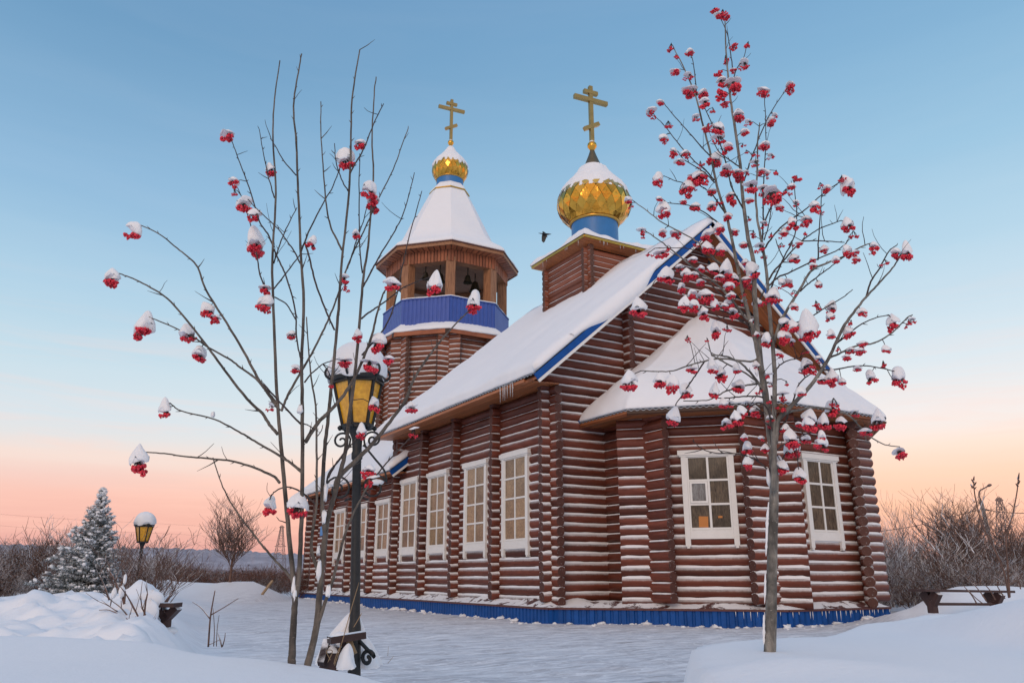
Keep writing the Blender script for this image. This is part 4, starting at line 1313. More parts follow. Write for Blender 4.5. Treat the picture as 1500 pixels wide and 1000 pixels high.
class Tree:
    def __init__(s, label, cat, base_px, depth, bark, seed, spread):
        s.rr = random.Random(seed); s.depth = depth; s.bark = bark; s.spread = spread
        P = at_depth(base_px[0], base_px[1], depth)
        s.base = P; s.root = thing('rowan_tree', label, cat, P); s.samples = []      # (px, py, depth, point)
        s.trunk = MB(); s.nb = 0; s.count = 0; s.tw = MB(); s.ndead = 0
    def nearest(s, x, y):
        best = None; bd = 1e9
        for q in s.samples:
            dd = (q[0] - x) ** 2 + (q[1] - y) ** 2
            if dd < bd: bd = dd; best = q
        return best, math.sqrt(bd)
    def line(s, pts, w0, w1, kind='branch', d0=None, dd=None, buds=True, power=1.0):
        """pts: photo positions from the thick end; w0, w1: widths in photo pixels"""
        rr = s.rr
        if d0 is None:
            q, dist = s.nearest(*pts[0]); d0 = q[2] if q else s.depth
        if dd is None: dd = (rr.random() - .5) * 2 * s.spread
        L = [0]
        for a, b in zip(pts[:-1], pts[1:]): L.append(L[-1] + math.hypot(b[0] - a[0], b[1] - a[1]))
        dd *= min(1.0, L[-1] / 220)
        P3 = [at_depth(p[0], p[1], d0 + dd * (l / L[-1]) ** 1.2) for p, l in zip(pts, L)]
        sm = smooth_line(P3, 5); n = len(sm)
        jit = pxm(s.depth) * .8
        rads = []
        for i in range(n):
            t = i / (n - 1); rads.append(pxm(s.depth) * (w0 + (w1 - w0) * t ** power) / 2 * (1 + .05 * (rr.random() - .5)))
            if 0 < i < n - 1: sm[i] = sm[i] + np.array([rr.random() - .5, rr.random() - .5, rr.random() - .5]) * jit
        mb = s.trunk if kind == 'trunk' else MB()
        mb.tube(sm, rads, 10 if w0 > 9 else 7 if w0 > 4 else 5, rr.random())
        for i, p in enumerate(sm):
            v = p - EYEP; z = float(v @ FWD)
            s.samples.append((750 + F * float(v @ RT) / z, 500 - F * float(v @ UPV) / z, float(v @ FH), p))
        if buds and kind != 'trunk':
            acc = 0; nxt = 12 + rr.random() * 20
            for i in range(1, n):
                acc += np.linalg.norm(sm[i] - sm[i - 1]) / pxm(s.depth)
                if acc > nxt:
                    acc = 0; nxt = 12 + rr.random() * 22
                    d = sm[i] - sm[i - 1]; d /= np.linalg.norm(d)
                    o = np.array([rr.random() - .5, rr.random() - .5, rr.random() - .5]); o -= d * (o @ d); o /= np.linalg.norm(o)
                    l = pxm(s.depth) * (4 + 4 * rr.random() + (10 + 16 * rr.random() if rr.random() < .10 else 0))
                    mb.tube([sm[i], sm[i] + (d * .6 + o * .6) * l * .6, sm[i] + (d * .85 + o * .75) * l], [rads[i] * .8, pxm(s.depth) * .7, pxm(s.depth) * .25], 4, .5)
        if kind != 'trunk':
            mb.build(kind, s.bark if w0 > 3.4 else M['twig'], s.root)
        return sm
    def snow_patch(s, x, y, w, h):
        q, d = s.nearest(x, y); P = at_depth(x, y, q[2] - .012); m = pxm(s.depth)
        b = MB(); b.blob(P, 1, 12, 9, (w * m / 2 * .8, w * m / 2 * .7, h * m / 2 * .9), .38); b.build('snow_patch', M['cap'], s.root)
    def snow_strip(s, pts, w):
        m = pxm(s.depth); P = [at_depth(x, y, s.nearest(x, y)[0][2] - .01) for x, y in pts]; P = smooth_line(P, 5); n = len(P)
        b = MB(); b.tube(P, [m * w * .5 * (math.sin(PI * min(1, max(.04, i / (n - 1)))) ** .5) * (.6 + .7 * s.rr.random()) for i in range(n)], 8, .5); b.build('snow_patch', M['cap'], s.root)
    def clusters(s, lst, limit=100):
        rr = s.rr; lst = sorted(lst, key=lambda c: -c[2] * (1 + .6 * c[3])); rest = []
        for i, (x, y, size, cap) in enumerate(lst):
            q, dist = s.nearest(x, y)
            d = q[2] + (rr.random() - .6) * .10
            W = size * pxm(d) * (1.02 + .22 * rr.random())
            loose = cap < .12 and size < 18 or size <= 10
            me = CLM[9 + rr.randrange(5)] if loose else CLM[rr.randrange(9)]
            W *= 1.22 if loose else 1.0; hcap = cap * (.74 if s.depth > 5.5 else .82)
            # (x, y) is the middle of berries plus cap
            off = (-.22 if not loose else -.35) * W + hcap * W * .5
            P = at_depth(x, y, d) - ZZ * off
            rot = rr.random() * 2 * PI
            # short stalk from the nearest twig
            if dist > 3:
                A = q[3]; B = P + ZZ * .02 * W; mid = (A + B) / 2 + ZZ * .15 * np.linalg.norm(B - A)
                s.tw.tube([A, mid, B], [pxm(d) * .8, pxm(d) * .7, pxm(d) * .55], 4, .4)
            if i < limit:
                o = bpy.data.objects.new('berry_cluster', me); COL.objects.link(o); o.parent = s.root
                o.location = Vector(P) - s.root.location; o.scale = (W * (.9 + .35 * rr.random()), W * (.9 + .35 * rr.random()), W * (1.15 + .4 * rr.random())); o.rotation_euler = ((rr.random() - .5) * .5, (rr.random() - .5) * .5, rot)
                if hcap > .05:
                    c = bpy.data.objects.new('snow_cap', CPM[rr.randrange(12)]); COL.objects.link(c); c.parent = o
                    c.scale = (.93, .93, (hcap + .12) * (.65 + .3 * rr.random())); c.location = (0, 0, .03)
                    c.rotation_euler = (-o.rotation_euler[0], -o.rotation_euler[1], rr.random() * 6)
            else: rest.append((P, W, me, hcap, rot))
        if rest:
            vs = []; fs = []; mi = []; tn = []; base = 0
            for (P, W, me, hcap, rot) in rest:
                for mm, sc, zoff, mo in ((me, 1.0, 0, 0), (CPM[rr.randrange(12)], hcap + .16, -.03, 2)):
                    if mo == 2 and hcap <= .05: continue
                    n = len(mm.vertices); co = np.empty(n * 3); mm.vertices.foreach_get('co', co); co = co.reshape(-1, 3).copy()
                    if mo == 2: co[:, 2] = co[:, 2] * sc + zoff
                    ca, sa = math.cos(rot), math.sin(rot); x = co[:, 0] * ca - co[:, 1] * sa; y = co[:, 0] * sa + co[:, 1] * ca
                    co = np.stack([x, y, co[:, 2]], -1) * W + P
                    t = np.empty(n); mm.attributes['tone'].data.foreach_get('value', t)
                    vs.append(co); tn.append(t)
                    for p in mm.polygons: fs.append([base + i for i in p.vertices]); mi.append(p.material_index + mo)
                    base += n
            me = bpy.data.meshes.new('berry_cluster'); me.from_pydata(np.concatenate(vs).tolist(), [], fs)
            for m in (M['berry'], M['twig'], M['cap']): me.materials.append(m)
            me.polygons.foreach_set('material_index', mi); me.polygons.foreach_set('use_smooth', [True] * len(fs))
            a = me.attributes.new('tone', 'FLOAT', 'POINT'); a.data.foreach_set('value', np.concatenate(tn).astype(np.float32)); me.update()
            o = bpy.data.objects.new('berry_cluster', me); COL.objects.link(o); attach(o, s.root); o['kind'] = 'stuff'
        st = s.tw.build('berry_stalk', M['twig'], s.root); st['kind'] = 'stuff'

# ------------------------------------------------------------------ left rowan: two clumped stems
A = Tree('tall bare rowan on the left with forked brown stems and few snow-capped red berries', 'tree', (432, 958), 5.0, M['rowan_l'], 11, .55)
A.line([(427, 972), (428, 954), (430, 912), (432, 877), (430, 850), (423, 780), (416, 700), (409, 620), (405, 560), (401, 470), (399, 380), (404, 284), (400, 204), (402, 146), (410, 89)], 12.8, 2.0, 'trunk', 5.0, .25, power=.62)
A.line([(432, 880), (437, 850), (441, 780), (443, 690), (443, 600), (442, 530), (445, 440), (441, 380), (437, 284), (434, 210), (430, 156), (436, 112), (442, 79)], 8, 2.0, 'branch', 5.02, -.3, power=.8)
A.line([(449, 980), (453, 963), (464, 916), (468, 868), (474, 804), (479, 765), (488, 732), (498, 694), (506, 660), (511, 614), (518, 566), (523, 515), (528, 455), (533, 398), (538, 370), (543, 316), (547, 252), (545, 204), (548, 140), (551, 113)], 12, 2.0, 'trunk', 5.05, .3, power=.7)
A.line([(476, 780), (472, 735), (475, 664), (480, 620), (486, 560), (492, 500), (497, 440), (501, 380), (511, 284), (514, 220), (515, 156), (521, 108), (527, 73)], 7, 2.0, 'branch', 5.05, -.4, power=.9)
A.line([(471, 845), (462, 824), (456, 798), (460, 765), (464, 735), (464, 674), (463, 605), (457, 560), (453, 524), (449, 464)], 5.5, 1.8)
A.line([(466, 915), (478, 877), (486, 855), (495, 820), (505, 784), (516, 755), (526, 735), (540, 710)], 5.5, 2.5)
A.line([(491, 716), (497, 698), (530, 666), (552, 642), (576, 611), (594, 586), (604, 560), (620, 533), (640, 506), (664, 478), (688, 454)], 8, 2.2)
A.line([(529, 467), (540, 458), (552, 450), (570, 437), (591, 421), (612, 412), (632, 405)], 3.4, 1.6)
A.line([(447, 648), (465, 620), (486, 599), (508, 572), (528, 535), (545, 490), (552, 460), (560, 434), (566, 422)], 6.5, 2.2)
A.line([(532, 420), (545, 395), (560, 368), (576, 342), (590, 315), (600, 282), (607, 253)], 3.2, 1.5)
A.line([(530, 520), (540, 509), (558, 488), (570, 467), (580, 437), (589, 392), (600, 345), (612, 302), (618, 280)], 3.2, 1.5)
A.line([(412, 602), (420, 582), (434, 556), (453, 524), (468, 496), (480, 470), (492, 440), (504, 404), (520, 364), (536, 332), (552, 296), (576, 248), (588, 215), (598, 188)], 4.2, 1.6)
A.line([(513, 254), (520, 240), (532, 220), (548, 180), (562, 152)], 2.8, 1.5)
A.line([(440, 372), (452, 340), (472, 300), (488, 272), (500, 240)], 3, 1.6)
A.line([(400, 424), (416, 404), (440, 372)], 2.8, 2.2)
A.line([(501, 366), (494, 352), (484, 330), (478, 300), (474, 252), (470, 192), (470, 149)], 3.6, 1.6)
A.line([(510, 280), (500, 262), (492, 236), (490, 210)], 2.4, 1.3)
A.line([(505, 400), (512, 385), (522, 352), (532, 325), (538, 300)], 2.6, 1.5)
A.line([(531, 400), (527, 364), (526, 284), (527, 225)], 2.8, 1.5)
A.line([(401, 362), (392, 342), (380, 324), (368, 284), (352, 240), (341, 210)], 3.2, 1.6)
A.line([(401, 446), (390, 425), (381, 402), (376, 372), (366, 325), (353, 286)], 3.4, 1.6)
A.line([(443, 392), (432, 370), (422, 355), (408, 336), (380, 310), (363, 292)], 2.8, 1.4)
A.line([(402, 290), (394, 262), (386, 226), (380, 190)], 2.4, 1.3)
A.line([(434, 257), (416, 236), (404, 215), (396, 203)], 2.2, 1.2)
A.line([(401, 386), (412, 352), (424, 325), (435, 304)], 2.6, 1.4)
A.line([(447, 356), (455, 385), (463, 416), (474, 446), (484, 470), (490, 483)], 3.0, 3.0)
A.line([(401, 365), (412, 388), (421, 410), (432, 452), (435, 498), (441, 527)], 3.0, 2.4)
A.line([(402, 435), (420, 446), (433, 468)], 2.4, 2.2)
A.line([(405, 592), (398, 582), (380, 558), (362, 524), (332, 473), (302, 425), (290, 392), (275, 376), (260, 364), (232, 342), (204, 329)], 5.2, 1.8)
A.line([(407, 636), (395, 622), (384, 605), (362, 584), (329, 542), (305, 509), (272, 467), (245, 437), (215, 418), (190, 406), (172, 400)], 5.4, 1.8)
A.line([(409, 600), (399, 586), (385, 566), (372, 552), (352, 538), (335, 525), (302, 507), (284, 494), (254, 479), (222, 466)], 4.4, 1.8)
A.line([(441, 621), (430, 610), (417, 596), (400, 578), (386, 562)], 3.2, 2.6)
A.line([(443, 692), (429, 680), (411, 668), (387, 654), (365, 641), (350, 632), (314, 614), (266, 602), (249, 590)], 4.4, 1.8)
A.line([(410, 707), (402, 698), (383, 689), (358, 680), (333, 674), (300, 671), (270, 668), (240, 664), (213, 662)], 4.4, 1.8)
A.line([(430, 852), (420, 838), (405, 822), (387, 802), (370, 780), (355, 761), (338, 735), (324, 707), (312, 670)], 4.2, 1.6)
A.line([(465, 740), (457, 733), (443, 722), (428, 714), (414, 714), (401, 721), (395, 731)], 3.2, 1.8)
A.line([(446, 560), (455, 548), (463, 541), (473, 533), (490, 527)], 2.8, 1.6)
A.line([(473, 533), (480, 542), (486, 556)], 2.0, 1.5)
A.line([(481, 700), (490, 682), (500, 668), (514, 652), (526, 636)], 3.0, 1.8)
A.line([(548, 700), (560, 685), (575, 668), (592, 650), (603, 638)], 2.6, 1.5)
A.line([(441, 620), (450, 622), (458, 627)], 2.4, 1.4)
A.line([(425, 770), (418, 765), (409, 762)], 2.4, 1.4)
A.line([(463, 640), (470, 632), (473, 622)], 1.8, 1.2)
A.line([(411, 600), (400, 594), (394, 596)], 2.0, 1.4)
A.trunk.build('trunk', A.bark, A.root)
for q in ((430, 858, 6, 26), (432, 870, 8, 22), (467, 836, 9, 30), (466, 806, 7, 14), (481, 865, 9, 18), (440, 600, 11, 14), (475, 756, 9, 20), (312, 607, 8, 9), (477, 720, 8, 26)): A.snow_patch(*q)
A.clusters([(332, 200, 22, .2), (396, 248, 21, .5), (343, 268, 18, .3), (342, 281, 10, 0), (357, 299, 24, .6), (373, 315, 17, .4), (375, 352, 32, 1.0), (457, 354, 16, .8),
    (506, 232, 25, .7), (528, 211, 16, .3), (540, 278, 25, .6), (546, 297, 22, .4), (521, 342, 16, .6), (504, 408, 18, .2), (506, 420, 9, 0), (388, 424, 17, .2), (389, 443, 25, .8), (427, 490, 14, .6),
    (434, 540, 14, .4), (305, 453, 22, .8), (317, 467, 16, .2), (274, 487, 23, .8), (292, 516, 20, .9), (212, 474, 27, 1.05), (196, 338, 24, .5), (165, 406, 24, .7),
    (242, 597, 20, .8), (204, 669, 26, 1.05), (395, 740, 23, .6), (435, 736, 31, .9), (525, 491, 18, .6), (574, 416, 22, .4), (637, 412, 24, 1.2), (694, 441, 21, 1.0), (554, 502, 22, .5),
    (570, 527, 15, .2), (505, 531, 20, .1), (541, 535, 24, .1), (484, 561, 11, 0), (548, 590, 18, .9), (530, 630, 18, .9), (603, 596, 17, .4), (606, 633, 13, .1), (540, 690, 22, .4), (546, 705, 14, .1), (397, 596, 9, .3)])

# ------------------------------------------------------------------ right rowan: one grey trunk, crown full of berries
B_ = Tree('rowan on the right with one grey trunk and a crown full of snow-capped berries', 'tree', (1128, 946), 6.0, M['rowan_r'], 23, .75)
T = B_.line
T([(1126, 975), (1128, 945), (1130, 880), (1131, 820), (1133, 760), (1134, 698), (1131, 660), (1127, 625), (1121, 576), (1116, 545), (1111, 500), (1106, 446), (1104, 386), (1096, 350), (1089, 298), (1084, 240), (1075, 177), (1070, 146), (1066, 104), (1063, 65), (1062, 31)], 19, 2.0, 'trunk', 6.0, .2, buds=False, power=.75)
T([(1133, 720), (1134, 660), (1133, 628), (1135, 550), (1130, 485), (1126, 441), (1124, 410), (1117, 360), (1110, 324), (1107, 285), (1109, 250), (1110, 208), (1113, 180)], 9.5, 1.8, 'trunk', 5.97, -.35, power=.75)
T([(1119, 575), (1109, 511), (1098, 467), (1087, 425), (1076, 371), (1066, 324), (1050, 272), (1040, 222), (1028, 177), (1018, 138), (1000, 96), (989, 75)], 8.5, 1.8, 'trunk', 6.0, .45, power=.8)
T([(1136, 650), (1140, 615), (1156, 597), (1182, 571), (1203, 542), (1216, 521), (1234, 481), (1250, 458), (1266, 438), (1278, 425), (1292, 410), (1310, 389), (1319, 373)], 8, 1.8, 'trunk', 5.95, -.5, power=.8)
T([(1090, 265), (1098, 240), (1106, 218), (1122, 179), (1138, 151), (1152, 131)], 3, 1.4)
T([(1117, 350), (1118, 322), (1118, 280), (1120, 245), (1122, 195), (1120, 142)], 2.8, 1.3)
T([(1021, 140), (1018, 112), (1014, 86), (1010, 80)], 2.2, 1.2)
T([(1090, 308), (1080, 290), (1071, 272), (1063, 238), (1054, 208), (1041, 177), (1031, 156)], 3.2, 1.4)
T([(1040, 228), (1028, 216), (1010, 195), (984, 166), (970, 148)], 2.6, 1.3)
T([(1046, 264), (1034, 250), (1018, 237), (996, 213), (974, 185), (959, 170)], 2.8, 1.3)
T([(1047, 268), (1036, 256), (1022, 246), (1001, 233), (993, 222)], 2.6, 1.4)
T([(1062, 312), (1050, 294), (1040, 282), (1019, 269), (996, 267), (973, 258)], 3, 1.4)
T([(1058, 330), (1046, 322), (1032, 311), (1009, 301), (977, 297)], 3, 1.4)
T([(1082, 408), (1068, 395), (1048, 380), (1030, 362), (1013, 349), (972, 327), (949, 310), (926, 293)], 3.6, 1.5)
T([(1096, 468), (1089, 462), (1071, 438), (1045, 412), (1022, 397), (990, 371), (967, 353), (944, 337)], 4.2, 1.6)
T([(1082, 412), (1068, 398), (1053, 386), (1032, 373), (1006, 364), (967, 363)], 2.8, 1.3)
T([(1095, 462), (1080, 450), (1058, 432), (1036, 412), (1015, 400), (985, 395)], 3.2, 1.4)
T([(1098, 474), (1082, 466), (1060, 456), (1036, 450), (1010, 445)], 2.8, 1.4)
T([(1100, 480), (1086, 470), (1066, 464), (1050, 468)], 2.6, 1.4)
T([(1118, 572), (1109, 558), (1091, 537), (1075, 526), (1058, 521), (1045, 520)], 4.2, 2.2)
T([(1120, 580), (1113, 564), (1092, 546), (1066, 533), (1050, 524), (1042, 520)], 3.6, 2.0)
T([(1112, 522), (1103, 529), (1082, 528), (1056, 525), (1032, 529), (1009, 535), (986, 543), (960, 544), (939, 543)], 3.8, 1.6)
T([(1032, 529), (1022, 545), (1012, 559), (1000, 577), (990, 592)], 2.8, 1.6)
T([(1126, 560), (1110, 562), (1095, 564), (1066, 572), (1050, 580), (1035, 586), (1001, 587)], 3.6, 1.6)
T([(1127, 592), (1118, 582), (1100, 580), (1082, 581), (1060, 583), (1043, 582)], 3.4, 1.6)
T([(1129, 615), (1118, 604), (1104, 596), (1084, 594)], 3.0, 1.8)
T([(1128, 690), (1122, 685), (1105, 672), (1082, 665), (1048, 663), (1030, 658), (1014, 645)], 2.8, 1.3)
T([(1133, 640), (1125, 600), (1112, 590), (1095, 598), (1075, 610)], 3.0, 1.8)
T([(1268, 437), (1276, 412), (1289, 392), (1302, 368), (1314, 359)], 3, 1.5)
T([(1206, 534), (1216, 524), (1229, 518), (1250, 508), (1281, 502), (1307, 487), (1328, 466), (1337, 461)], 3.8, 1.5)
T([(1222, 506), (1234, 496), (1245, 487), (1263, 474), (1281, 466), (1302, 461)], 3, 1.5)
T([(1206, 541), (1216, 542), (1229, 540), (1253, 536), (1281, 537), (1312, 544)], 3, 1.5)
T([(1138, 620), (1150, 606), (1167, 601), (1193, 597), (1224, 601), (1245, 609), (1260, 625), (1276, 640), (1297, 651), (1318, 654)], 4.4, 1.6)
T([(1137, 556), (1138, 540), (1151, 529), (1172, 524)], 3, 1.6)
T([(1160, 593), (1171, 562), (1185, 549), (1198, 541)], 2.6, 1.6)
T([(1125, 412), (1135, 396), (1149, 381), (1164, 363), (1182, 347), (1203, 334), (1232, 323)], 3.4, 1.5)
T([(1116, 370), (1126, 355), (1143, 334), (1167, 316), (1185, 303), (1203, 286), (1228, 268)], 3.2, 1.5)
T([(1198, 381), (1199, 352), (1201, 324), (1203, 289)], 2.4, 1.4)
T([(1127, 418), (1140, 406), (1159, 398), (1198, 379), (1224, 368), (1240, 356)], 3.2, 1.4)
T([(1134, 500), (1142, 474), (1151, 457), (1172, 423), (1188, 397), (1214, 384), (1242, 373), (1260, 362), (1277, 356)], 5.5, 1.6)
T([(1172, 427), (1186, 414), (1198, 405), (1219, 389), (1237, 376)], 2.6, 1.4)
T([(1167, 356), (1180, 353), (1208, 353), (1237, 355)], 2.4, 1.4)
T([(1155, 478), (1172, 470), (1190, 463), (1208, 451), (1234, 436), (1249, 424)], 2.8, 1.3)
T([(1127, 430), (1134, 410), (1149, 376), (1164, 345), (1167, 311), (1165, 290), (1163, 268)], 3, 1.4)
T([(1118, 330), (1130, 303), (1143, 290), (1160, 269)], 2.6, 1.4)
T([(1119, 352), (1125, 334), (1130, 305)], 2.2, 1.4)
T([(1084, 245), (1068, 234), (1052, 221), (1044, 205)], 2.6, 1.4)
T([(1070, 132), (1078, 104), (1086, 91), (1091, 80)], 2.4, 1.3)
T([(1073, 100), (1070, 76), (1066, 52), (1057, 30)], 2.2, 1.3)
T([(1148, 380), (1140, 362), (1136, 350)], 2.0, 1.2)
T([(1138, 640), (1146, 625), (1152, 615), (1156, 600)], 3.4, 2.6)
T([(1136, 660), (1150, 650), (1170, 640), (1184, 634)], 2.8, 1.6)
T([(1136, 690), (1146, 672), (1156, 655)], 2.6, 1.6)
T([(1140, 625), (1156, 622), (1170, 628), (1180, 640)], 2.6, 1.4)
T([(1170, 690), (1168, 672), (1166, 655), (1158, 648)], 1.4, 1.6)
T([(1108, 500), (1100, 486), (1096, 476)], 3, 2)
T([(1106, 450), (1112, 440), (1120, 425)], 2.6, 1.6)
B_.trunk.build('trunk', B_.bark, B_.root)
for q in ((1131, 655, 8, 12), (1126, 700, 8, 26), (1139, 684, 9, 20), (1100, 470, 7, 8), (1128, 618, 7, 14), (1108, 545, 7, 12)): B_.snow_patch(*q)
B_.snow_strip([(1126, 735), (1124, 760), (1123, 790), (1122, 815)], 4); B_.snow_strip([(1121, 838), (1121, 860), (1120, 885)], 3); B_.snow_strip([(1119, 900), (1119, 925), (1119, 944)], 4); B_.snow_strip([(1136, 795), (1137, 808)], 3)
RC = """1047,16,18,0 1060,20,22,0 1053,24,18,.1 984,70,16,0 1010,76,15,.6 989,107,18,.1 1008,113,12,.1 1075,69,18,0 1097,68,16,0 1090,96,16,.1 1063,88,16,0 1074,104,12,.2 1053,108,18,0 1057,122,22,.1 1073,125,24,.1 1057,138,22,0 1077,135,18,0 1062,153,18,0 1010,135,20,.2 1030,139,18,.4 1031,151,20,.3 1044,162,10,0 1019,174,12,.1 967,151,14,.2 954,166,14,.1 979,183,12,0 972,203,14,.5 987,223,16,.5 1004,225,16,.4 995,238,16,.2 1034,190,14,.2 1052,187,23,.6 1053,205,16,.1 1082,168,20,.7 1096,181,10,.1 1091,195,16,.3 1066,217,18,.4 1048,232,26,.7 1119,134,20,.4 1157,130,20,.1 1129,178,16,.5 1119,215,18,.2 1129,230,10,.1 1089,213,8,0 1106,240,12,.1 1115,252,14,.2 1021,259,24,.3 1065,250,16,.1 1080,255,18,.1
963,262,20,.9 1007,274,22,.9 1024,261,26,.4 996,281,12,0 1001,296,12,.2 1018,303,16,.4 971,304,26,1.0 1043,282,18,.1 1042,302,16,.5 1071,290,22,.2 1063,254,18,.1 1084,258,22,.1 1100,273,20,.1 1097,295,14,.2 1131,288,28,.1 1141,304,14,.3 1118,280,16,.1 920,293,14,.5 924,302,8,0 939,340,12,.1 942,347,8,0 971,340,14,.5 989,343,18,.2 1066,317,14,.4 1053,333,18,.9 1076,340,16,.3 1089,359,13,.3 1037,344,18,.4 1037,363,16,.7 1056,364,17,.9 1015,381,14,.3 952,373,10,0 967,372,18,.3 975,401,24,1.0 1045,393,16,.7 1063,394,26,1.0 996,393,10,.3 1006,401,16,.8 1017,404,16,.3 1027,394,14,.4 1027,414,16,.2 1054,407,16,.3 1074,407,16,.7 1068,420,16,.4 998,421,16,.5 1014,431,16,.7 1034,433,24,.6 1002,445,16,.8 1017,447,16,.8 1030,457,18,.8 1047,445,14,.9 1067,445,16,.7 1071,433,14,.4 1074,459,20,.3 935,448,24,1.0 1096,414,22,.3 1102,396,20,.7 1092,384,12,.6 1113,363,14,.1 1119,377,12,.2 1131,432,24,.8 1110,443,14,.7 1119,329,10,.1 1131,345,10,0 1149,339,14,.8 1096,321,10,0
1168,262,18,0 1211,278,16,.3 1241,270,24,1.1 1193,302,18,.5 1181,322,16,.6 1160,326,16,.6 1146,345,10,.1 1241,328,18,.9 1171,358,14,.2 1163,378,18,.6 1207,365,14,.7 1224,380,12,.6 1241,366,15,.9 1253,371,16,.2 1254,381,16,.3 1280,362,16,.5 1276,371,6,0 1312,371,16,.5 1328,367,18,1.0 1191,390,12,.3 1199,416,12,.7 1145,415,10,.7 1155,414,16,.6 1163,429,8,0 1163,449,12,.5 1217,450,16,.8 1216,464,14,.6 1262,457,15,.5 1307,470,19,.9 1336,470,10,.2
1149,474,18,.7 1182,474,31,1.3 1162,477,18,.7 1149,493,22,.7 1125,496,16,.8 1159,502,10,.3 1176,494,12,.8 1217,489,14,.8 1242,484,16,1.0 1142,518,13,.4 1181,534,22,.8 1240,524,14,.2 1247,514,14,.2 1264,505,18,.2 1260,515,16,.2 1298,511,14,.7 1333,472,10,0 1329,479,8,0 1256,540,12,.3 1276,551,16,.8 1315,551,18,.9 1219,551,22,.9 1204,558,16,.2 1233,559,14,.5 1152,562,8,0 1173,573,14,.8 1147,581,14,.1 1219,598,20,.5 1184,610,22,.8 1185,622,22,.4 1206,617,16,.9 1232,619,18,.4 1253,606,12,.1 1286,612,22,1.0 1268,633,17,.2 1203,637,12,.9 1203,650,20,.5 1180,643,16,.4 1150,627,14,.7 1159,642,22,.7 1171,622,12,.2 1160,658,20,.8 1146,683,18,.7 1171,695,18,.9 1141,674,12,.8 1317,665,20,.1
1048,481,20,.9 922,556,22,.8 966,557,16,.7 984,562,20,.8 1014,542,18,.2 1005,572,18,.9 1043,535,18,.9 1056,548,20,.5 1046,571,16,1.1 1082,563,20,.8 1079,540,14,.8 986,608,22,1.0 1059,590,14,.7 1069,592,10,.2 1079,611,18,.8 1087,602,16,.8 1064,620,18,.5 1105,600,18,.7 1094,594,14,.1 1095,655,16,.9 1121,656,12,.7 1096,675,18,.9 1108,490,12,.6 1122,497,18,.9 1108,535,8,.8 1127,551,9,.1 1129,564,8,.1 1090,640,12,.6"""
def fine_twigs(tr, n, x0, x1, y0, y1, seed):
    rr = random.Random(seed); b = MB(); m = pxm(tr.depth); out = []
    S = [q for q in tr.samples if x0 < q[0] < x1 and y0 < q[1] < y1]
    for i in range(n):
        q = rr.choice(S); L = m * (14 + 38 * rr.random()); a = rr.random() * 2 * PI
        d = RT * math.cos(a) * .8 + FH * math.sin(a) * .6 + ZZ * (.35 + .6 * rr.random()); d /= np.linalg.norm(d)
        pts = [q[3]]; p = q[3]
        for j in range(4):
            d = d + np.array([rr.gauss(0, .14), rr.gauss(0, .14), rr.gauss(.04, .10)]); d /= np.linalg.norm(d); p = p + d * L / 4; pts.append(p)
        b.tube(pts, [m * .65, m * .6, m * .5, m * .42, m * .3], 4, rr.random()); out.append(p)
    o = b.build('fine_twig', M['twig'], tr.root); o['kind'] = 'stuff'
    r_ = []
    for p in out:
        v = p - EYEP; z = float(v @ FWD); r_.append((750 + F * float(v @ RT) / z, 500 - F * float(v @ UPV) / z))
    return r_
tips = fine_twigs(B_, 130, 930, 1345, 60, 690, 4)
RXT = [(x, y, 7 + 6 * random.Random(i).random(), .0 if i % 3 else .35) for i, (x, y) in enumerate(tips) if i % 2 == 0 and y > 30]
fine_twigs(A, 40, 150, 640, 90, 800, 9)
B_.clusters(RXT + [tuple(float(v) for v in q.split(',')) for q in RC.split()])
